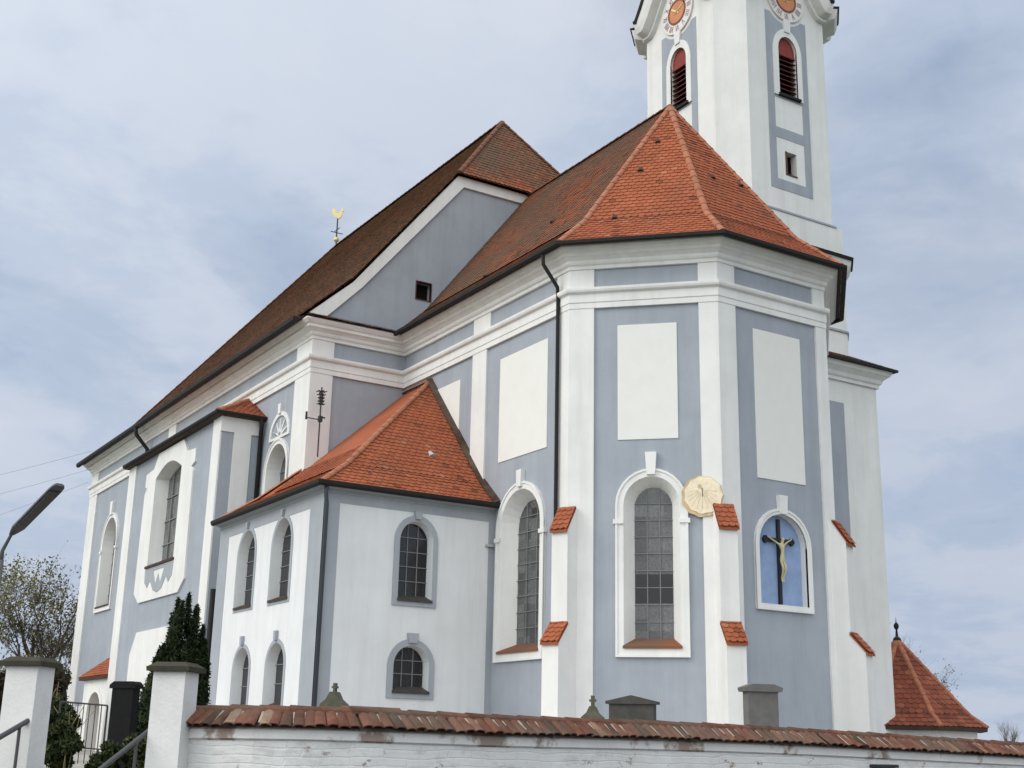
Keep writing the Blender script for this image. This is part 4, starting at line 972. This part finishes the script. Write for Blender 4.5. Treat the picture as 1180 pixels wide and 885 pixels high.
# path in the yard
b = MB(); pa = Vector((gm.x, gm.y, ZY+.006))+gin*.2
b.face([pa-gal*.5, pa+gal*.5, pa+gal*.9+gin*9, pa-gal*.9+gin*9]); tag(b.build('path', M['gravel']), kind='structure')
def rail(top, low, label):
    e_ = P(*top); s_ = P(*low); g = empty('handrail', (s_.x, s_.y, ZS), label, 'handrail', 'handrails of the gate steps')
    s2 = e_+(s_-e_)*1.6
    b = MB(); b.tube([s2-Vector((0, 0, .12)), s2, e_, e_+Vector((0, 0, .0))+(e_-s_).normalized()*.04], .026, 10); b.build('rail', M['steel'], g)
    for t in (.35, 1.3):
        q = e_+(s_-e_)*t
        b = MB(); b.tube([q, (q.x, q.y, ZS)], .016, 8); b.build('post', M['steel'], g)
rail((35, 829, 12.4), (0, 849.5, 12.0), 'grey steel handrail against the gate pier nearest the street lamp')
rail((177, 838, 12.5), (119, 884, 11.9), 'grey steel handrail ending at the gate pier that adjoins the tiled wall')

# graves behind the wall
def frame_at(c, ang):
    n = Vector((math.cos(R(ang)), math.sin(R(ang)))); return Fr((c.x, c.y), (-n.y, n.x), n)
def slab(b, F, pts, th): 
    plate(b, F, pts, (), -th/2, th/2)
    for t in earclip(pts, []): b.face([F.p(x, z, -th/2) for x, z in (t if area(t) < 0 else t[::-1])])
def base_box(F, w, th, h, m, parent):
    b = MB(); o = F.p(0, ZY+h/2); b.box((o.x, o.y, ZY+h/2), (w, th, h), math.atan2(F.u.y, F.u.x)); b.build('plinth', M[m], parent)
ANG = -45
c = P(729, 822, 21.5); F = frame_at(c, ANG-5); g = empty('headstone', (c.x, c.y, ZY), 'wide dark headstone with low gabled top in front of the middle apse wall', 'headstone')
b = MB(); slab(b, F, rect(-.385, .385, ZY+.15, .76), .22); b.build('stone', M['granite_dark'], g); base_box(F, .95, .4, .15, 'granite_dark', g)
b = MB(); slab(b, F, [(-.44, .755), (.44, .755), (.44, .80), (0, .90), (-.44, .80)], .3); b.build('cap', M['granite_dark'], g)
c = P(877, 825, 22.5); F = frame_at(c, ANG+25); g = empty('headstone', (c.x, c.y, ZY), 'tall grey headstone with moulded cap beside the right apse buttress', 'headstone')
b = MB(); slab(b, F, rect(-.28, .28, ZY+.2, 1.05), .26); b.build('stone', M['granite_grey'], g); base_box(F, .75, .45, .2, 'granite_grey', g)
b = MB(); slab(b, F, [(-.34, 1.05), (.34, 1.05), (.36, 1.12), (.2, 1.18), (-.2, 1.18), (-.36, 1.12)], .36); b.build('cap', M['granite_grey'], g)
def cross_stone(px, py, d, w, label, hgt):
    c = P(px, py, d); F = frame_at(c, ANG); g = empty('cross_gravestone', (c.x, c.y, ZY), label, 'gravestone'); z = c.z
    b = MB(); slab(b, F, [(-w, ZY+.1), (w, ZY+.1), (w, z-.02), (w*.95, z+.03), (w*.5, z+.1), (w*.22, z+.2), (-w*.22, z+.2), (-w*.5, z+.1), (-w*.95, z+.03), (-w, z-.02)], .2); b.build('stone', M['sandstone'], g); base_box(F, w*2.6, .4, .12, 'sandstone', g)
    b = MB(); t = z+.2; k = hgt; slab(b, F, [(-.02*k*4, t), (.02*k*4, t), (.018*k*4, t+.25*k), (.16*k, t+.23*k), (.17*k, t+.36*k), (.018*k*4, t+.35*k), (.022*k*4, t+.55*k), (-.022*k*4, t+.55*k), (-.018*k*4, t+.35*k), (-.17*k, t+.36*k), (-.16*k, t+.23*k), (-.018*k*4, t+.25*k)], .09); b.build('cross', M['sandstone'], g)
cross_stone(385, 814, 18, .19, 'mossy gravestone with small stone cross before the sacristy corner', .22)
cross_stone(683, 829, 20, .18, 'small pale gravestone with slender cross at the foot of the left apse buttress', .30)
# flat tiled ledge seen over the wall
a, c = P(393, 812.5, 16.5), P(461, 816, 16.5); g = empty('grave_shelter', ((a.x+c.x)/2, (a.y+c.y)/2, ZY), 'low red tiled shelter roof just behind the wall coping near the cross', 'shelter')
b = MB(); t = (c-a).normalized(); n_ = Vector((t.y, -t.x, 0)); b.prism([a, a+n_*.18-Vector((0, 0, .05)), a-n_*.3-Vector((0, 0, .03))], c-a, .4); b.build('roof', M['cope'], g)
b = MB()
for p in (a+t*.1, c-t*.1): q = p-n_*.1; b.box((q.x, q.y, (p.z-.06+ZY)/2), (.1, .1, p.z-.06-ZY))
b.build('post', M['granite_dark'], g)
# black stele by the yew
c = P(144, 800, 18.5); F = frame_at(c, ANG-8); g = empty('headstone', (c.x, c.y, ZY), 'black polished headstone standing before the dark yew inside the gate', 'headstone')
b = MB(); zt = c.z+.08; slab(b, F, rect(-.17, .2, ZY+.1, zt), .16); b.build('stone', M['granite_black'], g); base_box(F, .6, .3, .1, 'granite_black', g)
b = MB(); slab(b, F, [(-.21, zt), (.24, zt), (.24, zt+.05), (.18, zt+.1), (-.14, zt+.1), (-.21, zt+.05)], .2); b.build('cap', M['granite_black'], g)
# iron railing inside the gate
a, c = P(70, 808.5, 24), P(124, 813, 24); g = empty('iron_railing', (a.x, a.y, ZY), 'thin dark iron railing in front of the church portal', 'railing')
b = MB(); b.tube([a, c], .018, 6); b.tube([a-Vector((0, 0, .8)), c-Vector((0, 0, .8))], .014, 6); b.build('rail', M['iron'], g)
b = MB()
for k in range(9): q = a+(c-a)*k/8; b.tube([q, (q.x, q.y, ZY)], .009 if k % 8 else .02, 6)
b.build('bar', M['iron'], g)
# dark board on the street face of the wall
q0 = P(1000, 900, 16.4); i = min(range(len(PL)), key=lambda k: (Vector(PL[k])-Vector((q0.x, q0.y))).length)
tt = (Vector(PL[i+1])-Vector(PL[i-1])).normalized(); F = Fr(Vector(PL[i])+Vector((tt.y, -tt.x))*.17, (tt.x, tt.y), (tt.y, -tt.x)); zb = P(1000, 881.5, 16.3).z
g = empty('notice_box', F.p(0, zb-.5), 'dark metal box fixed low on the whitewashed wall at its right part', 'box')
b = MB(); plate(b, F, rect(-.17, .17, zb-.45, zb-.02), (), 0, .1); b.build('box_body', M['granite_dark'], g)
b = MB(); plate(b, F, [(-.2, zb-.03), (.2, zb-.03), (.2, zb), (.19, zb+.01), (-.19, zb+.01), (-.2, zb)], (), 0, .14); b.build('box_lid', M['iron'], g)

# ------------------------------------------------------------------ street lamp and cables
h0, h1 = P(13, 616, 14.0), P(69, 559, 13.35)
pb = P(2, 640, 14.05)
g = empty('street_lamp', (pb.x, pb.y, ZS), 'slim street lamp with long flat grey head at the left picture edge', 'street lamp')
b = MB(); b.tube([(pb.x, pb.y, ZS), (pb.x, pb.y, pb.z-.05)], [.045, .03], 10); b.build('pole', M['lamp'], g, True)
b = MB(); b.tube([(pb.x, pb.y, pb.z-.12), pb+Vector((0, 0, .05)), h0, h0+(h1-h0)*.1], [.028, .022, .018, .016], 8); b.build('arm', M['lamp'], g, True)
t = (h1-h0).normalized(); s = t.cross(Vector((0, 0, 1))).normalized(); w = s.cross(t); w = w if w.z > 0 else -w
def sect(k, hw, hh): c = h0+(h1-h0)*k; return [c-s*hw-w*hh*.4, c+s*hw-w*hh*.4, c+s*hw*1.02+w*hh*.2, c+s*hw*.6+w*hh, c-s*hw*.6+w*hh, c-s*hw*1.02+w*hh*.2]
b = MB(); secs = [sect(0, .025, .02), sect(.08, .05, .03), sect(.15, .068, .04), sect(.9, .072, .035), sect(.97, .066, .03), sect(1, .05, .02)]
vs = [p for q in secs for p in q]; b.mesh(vs, [(i*6+k, i*6+(k+1) % 6, (i+1)*6+(k+1) % 6, (i+1)*6+k) for i in range(5) for k in range(6)]+[tuple(range(6))[::-1], tuple(range(30, 36))]); b.build('lamp_head', M['lamp'], g)
b = MB(); lo_ = [h0+(h1-h0)*.24-s*.052-w*.018, h0+(h1-h0)*.24+s*.052-w*.018, h0+(h1-h0)*.9+s*.056-w*.016, h0+(h1-h0)*.9-s*.056-w*.016]; b.prism(lo_, -w*.015); b.build('lamp_glass', M['lamp_pane'], g)
for k, (y0, y1, lab) in enumerate(((538, 519.5, 'highest thin overhead cable running from the left to the roof corner'), (561, 541.5, 'middle thin overhead cable reaching the gutter end of the nave'), (585, 556, 'lowest thin overhead cable running from the left to the nave corner'))):
    a, c = P(-300, y0+(y0-y1)*3, 58.5), P(101 if k else 106, y1, 58.8); pts = [a+(c-a)*i/12-Vector((0, 0, 1.2*math.sin(math.pi*i/12)*.4)) for i in range(13)]
    b = MB(); b.tube(pts, .010, 5); tag(b.build('overhead_cable', M['cable']), lab, 'cable', 'overhead cables at the left')

# ------------------------------------------------------------------ round chapel on the right
cc = P(1040, 839, 42); g = empty('chapel', (cc.x, cc.y, ZY-1), 'small octagonal chapel with pointed red tile roof right of the church', 'chapel')
Rr = 2.78; zE = cc.z+.0; zA = 3.80
def ring8(r, z, rot=21): return [Vector((cc.x+r*math.cos(R(rot+45*k)), cc.y+r*math.sin(R(rot+45*k)), z)) for k in range(8)]
e8, k8, w8 = ring8(Rr, zE), ring8(Rr*.80, zE+.40), ring8(Rr-.35, zE)
b = MB()
for k in range(8):
    j = (k+1) % 8; tiled(b, [e8[k], e8[j], k8[j], k8[k]], .22, .2); tiled(b, [k8[k], k8[j], Vector((cc.x, cc.y, zA))], .22, .2)
rf = b.build('roof', M['tile_red'], g)
b = MB()
for k in range(8): ridge(b, e8[k]+up, k8[k]+up, .09); ridge(b, k8[k]+up, Vector((cc.x, cc.y, zA+.03)), .09)
b.build('hip_tile', M['ridge'], rf)
b = MB()
for k in range(8):
    j = (k+1) % 8; b.face([Vector((*w8[k].xy, ZY-1)), Vector((*w8[j].xy, ZY-1)), w8[j], w8[k]])
b.build('wall', M['pier'], g)
b = MB(); n8 = [p-Vector((0, 0, .1)) for p in ring8(Rr-.02, zE)]
for k in range(8):
    j = (k+1) % 8; b.face([w8[k]-up*3, w8[j]-up*3, n8[j], n8[k]]); b.face([n8[k], n8[j], e8[j]+Vector((0, 0, .02)), e8[k]+Vector((0, 0, .02))])
b.build('eave_board', M['soffit'], g)
b = MB(); b.lathe((cc.x, cc.y, zA), [(.16, -.12), (.12, .02), (.05, .08), (.03, .3), (.07, .36), (.09, .43), (.07, .5), (.02, .55), (.0, .75)], 10); b.build('finial', M['gutter'], g, True)

# ------------------------------------------------------------------ plants
def tree(name, base, h, label, cat='tree', group=None, seed=1, m='bark', leaves=0, lm='leaf', spread=.55, levels=5, r0=.2, clear=.28, leafsize=.09, nb=(3, 4), lean=(0, 0)):
    rnd = random.Random(seed); base = Vector(base); root = empty(name, base, label, cat, group)
    tb, bb, lb = MB(), MB(), MB(); tips = []
    def grow_(p, d, L, r, lev, mb):
        n = 4; pts = [p]; rs = [r]; dd = d.copy()
        for i in range(n):
            dd = (dd+Vector((rnd.gauss(0, .10), rnd.gauss(0, .10), rnd.gauss(.03, .06)))).normalized(); pts.append(pts[-1]+dd*L/n); rs.append(r*(1-.42*(i+1)/n))
        mb.tube(pts, rs, 7 if lev == 0 else (5 if lev < 3 else 3), cap=False)
        if lev >= levels-1: tips.extend(pts[1:]); 
        if lev >= levels: return
        for k in range(rnd.randint(*nb)):
            q = rnd.uniform(.35, 1.0) if k else 1.0; i = min(n-1, int(q*n)); pp = pts[i]+(pts[i+1]-pts[i])*(q*n-i if q < 1 else 1)
            a = rnd.uniform(0, 2*math.pi); sp = spread*rnd.uniform(.55, 1.25)*(.35 if k == 0 else 1)
            nd = (dd+sp*Vector((math.cos(a), math.sin(a), rnd.uniform(-.15, .6)))).normalized()
            grow_(pp, nd, L*rnd.uniform(.6, .86), rs[i]*rnd.uniform(.5, .68), lev+1, bb)
    grow_(base, Vector((lean[0], lean[1], 1)).normalized(), h*clear, r0, 0, tb)
    tb.build('trunk', M[m], root, True); cr = bb.build('branches', M[m], root, True)
    if leaves and tips:
        for _ in range(leaves):
            p = rnd.choice(tips)+Vector((rnd.gauss(0, .16), rnd.gauss(0, .16), rnd.gauss(0, .16))); q = Matrix.Rotation(rnd.uniform(0, 6.3), 3, (rnd.gauss(0, 1), rnd.gauss(0, 1), rnd.gauss(0, 1)+.01)); s = leafsize*rnd.uniform(.6, 1.3)
            lb.face([p+q@Vector(v)*s for v in ((-1, 0, 0), (0, -.5, .1), (1, 0, 0), (0, .5, .1))], a=max(.001, rnd.random()))
        lb.build('leaves', M[lm], root)
    return root
def gz(px, d, z=ZS): p = P(px, 850, d); return (p.x, p.y, z)
G_ = 'bare trees behind the churchyard at the left'
tree('broadleaf_tree', gz(30, 60), 14, 'large spring tree with sparse yellow-green leaves behind the left gate pier', group=G_, seed=11, leaves=5200, r0=.36, leafsize=.085, spread=.75, nb=(3, 4))
tree('broadleaf_tree', gz(84, 66), 12.0, 'nearly bare tree close beside the far corner of the nave', group=G_, seed=23, leaves=2200, r0=.32, leafsize=.08, spread=.7)
tree('broadleaf_tree', gz(-22, 52), 11.5, 'budding tree half hidden behind the street lamp pole', group=G_, seed=35, leaves=4000, r0=.32, leafsize=.08, spread=.8)
tree('bare_tree', gz(58, 75), 12.0, 'leafless dark tree between the gate pier and the nave corner, farthest back', group=G_, seed=47, leaves=500, r0=.34, spread=.7)
tree('bare_tree', gz(1029, 62), 10.6, 'leafless tree showing just left of the chapel finial', seed=5, leaves=500, r0=.26, spread=.6, leafsize=.07)
tree('bare_tree', gz(1098, 70), 8.6, 'small bare tree rising over the right slope of the chapel roof', seed=61, leaves=1200, r0=.26, spread=.6, leafsize=.07)
tree('bare_tree', gz(1163, 90), 7.6, 'pale bare bush at the right picture edge above the wall', 'bush', seed=77, m='bark_pale', r0=.22, spread=.45, clear=.2)
def foliage(b, c, rx, ry, rz, n, size, rnd, stretch=1.0):
    """leaf-sized faces spread through the volume, thicker towards its surface"""
    for _ in range(n):
        v = Vector((rnd.gauss(0, 1), rnd.gauss(0, 1), rnd.gauss(0, 1))).normalized()*(rnd.random()**.35)
        p = Vector(c)+Vector((v.x*rx, v.y*ry, v.z*rz)); q = Matrix.Rotation(rnd.uniform(0, 6.3), 3, (rnd.gauss(0, 1), rnd.gauss(0, 1), rnd.gauss(0, .6)+.01)); s = size*rnd.uniform(.5, 1.3)
        b.face([p+q@Vector((x*s, y*s, z*s*stretch)) for x, y, z in ((-.35, 0, -.5), (.35, 0, -.5), (.2, .1, .6), (-.1, .12, .9))], a=max(.001, min(1, rnd.gauss(.5, .22))))
rnd = random.Random(3)
c = P(203, 800, 21); g = empty('yew', (c.x, c.y, ZY), 'dark columnar yew with several upright spires behind the right gate pier', 'yew')
b = MB(); b.tube([(c.x, c.y, ZY), (c.x, c.y, 1.2)], [.09, .04], 7); b.build('trunk', M['bark'], g)
b = MB(); rv = Vector((RT.x, RT.y, 0)).normalized(); dv_ = Vector((-rv.y, rv.x, 0))
for (o, dpt, top, r) in ((-.12, 0, 2.18, .2), (.05, .1, 2.28, .2), (.2, 0, 2.05, .19), (-.02, -.2, 2.1, .22), (.12, .25, 2.1, .22), (-.22, .15, 1.85, .22), (.3, .1, 1.75, .2), (-.32, -.1, 1.35, .25), (.42, 0, 1.5, .15), (.36, -.15, 1.3, .2), (-.45, .05, .95, .24), (-.2, -.25, 1.4, .28), (.2, -.25, 1.5, .26), (-.55, 0, .5, .2)):
    ctr = Vector((c.x, c.y, 0))+rv*o+dv_*dpt; n = 13
    for k in range(n):
        t = k/(n-1); z = ZY+.2+(top-ZY-.2)*t; rr = r*(1-t**2.4)**.8*(.75+.4*rnd.random())+.025
        foliage(b, ctr+Vector((rnd.gauss(0, .02), rnd.gauss(0, .02), z)), rr, rr, .15, 260, .034, rnd, 2.0)
b.build('foliage', M['yew'], g)
def bush(px, py, d, r, h, label, m, n, seed, dry=0, size=.055):
    rnd = random.Random(seed); c = P(px, py, d); g = empty('shrub', (c.x, c.y, ZY), label, 'shrub')
    b = MB()
    for k in range(5): a = rnd.uniform(0, 6.3); b.tube([(c.x, c.y, ZY), (c.x+r*.5*math.cos(a), c.y+r*.5*math.sin(a), ZY+h*.7)], [.02, .008], 5)
    b.build('stem', M['bark'], g); b = MB()
    for k in range(16):
        a = rnd.uniform(0, 6.3); q = r*math.sqrt(rnd.random())*.75; z = ZY+h*rnd.uniform(.15, .85); rr = r*rnd.uniform(.25, .45)
        foliage(b, (c.x+q*math.cos(a), c.y+q*math.sin(a), z), rr, rr, rr*.9, n//16, size, rnd)
    b.build('foliage', M[m], g)
    if dry:
        b = MB()
        for k in range(dry): a = rnd.uniform(0, 6.3); q = r*rnd.random(); p0 = Vector((c.x+q*math.cos(a), c.y+q*math.sin(a), ZY)); b.tube([p0, p0+Vector((rnd.gauss(0, .05), rnd.gauss(0, .05), h*.6)), p0+Vector((rnd.gauss(0, .14), rnd.gauss(0, .14), h*rnd.uniform(.7, 1.05)))], .005, 3)
        b.build('dry_stalk', M['drygrass'], g)
bush(72, 850, 17, .30, .85, 'dark green rounded shrub in the gateway next to the left pier', 'shrub', 5200, 5, 6)
bush(16, 800, 40, 1.7, 3.2, 'wide brownish thicket behind the left gate pier under the bare trees', 'russet', 14000, 43, 0, .11)
bush(58, 790, 46, 1.2, 3.2, 'dull olive bush under the bare trees just left of the far nave corner', 'shrub', 9000, 47, 0, .1)
bush(58, 810, 26, .6, 1.5, 'tall dull green shrub with dry stalks farther back in the gateway', 'shrub', 6500, 9, 8, .07)
bush(-6, 800, 20, .45, 1.7, 'russet leaved bush at the left picture edge beyond the gate pier', 'russet', 5200, 15, 0, .06)
bush(5, 835, 16, .30, .85, 'low fresh green bush left of the gate pier', 'shrub', 3000, 21)
bush(122, 868, 16.5, .22, .45, 'low ivy-like bush at the foot of the black headstone', 'shrub', 2600, 27)
bush(165, 866, 16.8, .3, .5, 'low dark bush under the right handrail inside the gate', 'shrub', 3000, 33)
SC.render.resolution_x = 1024; SC.render.resolution_y = 768
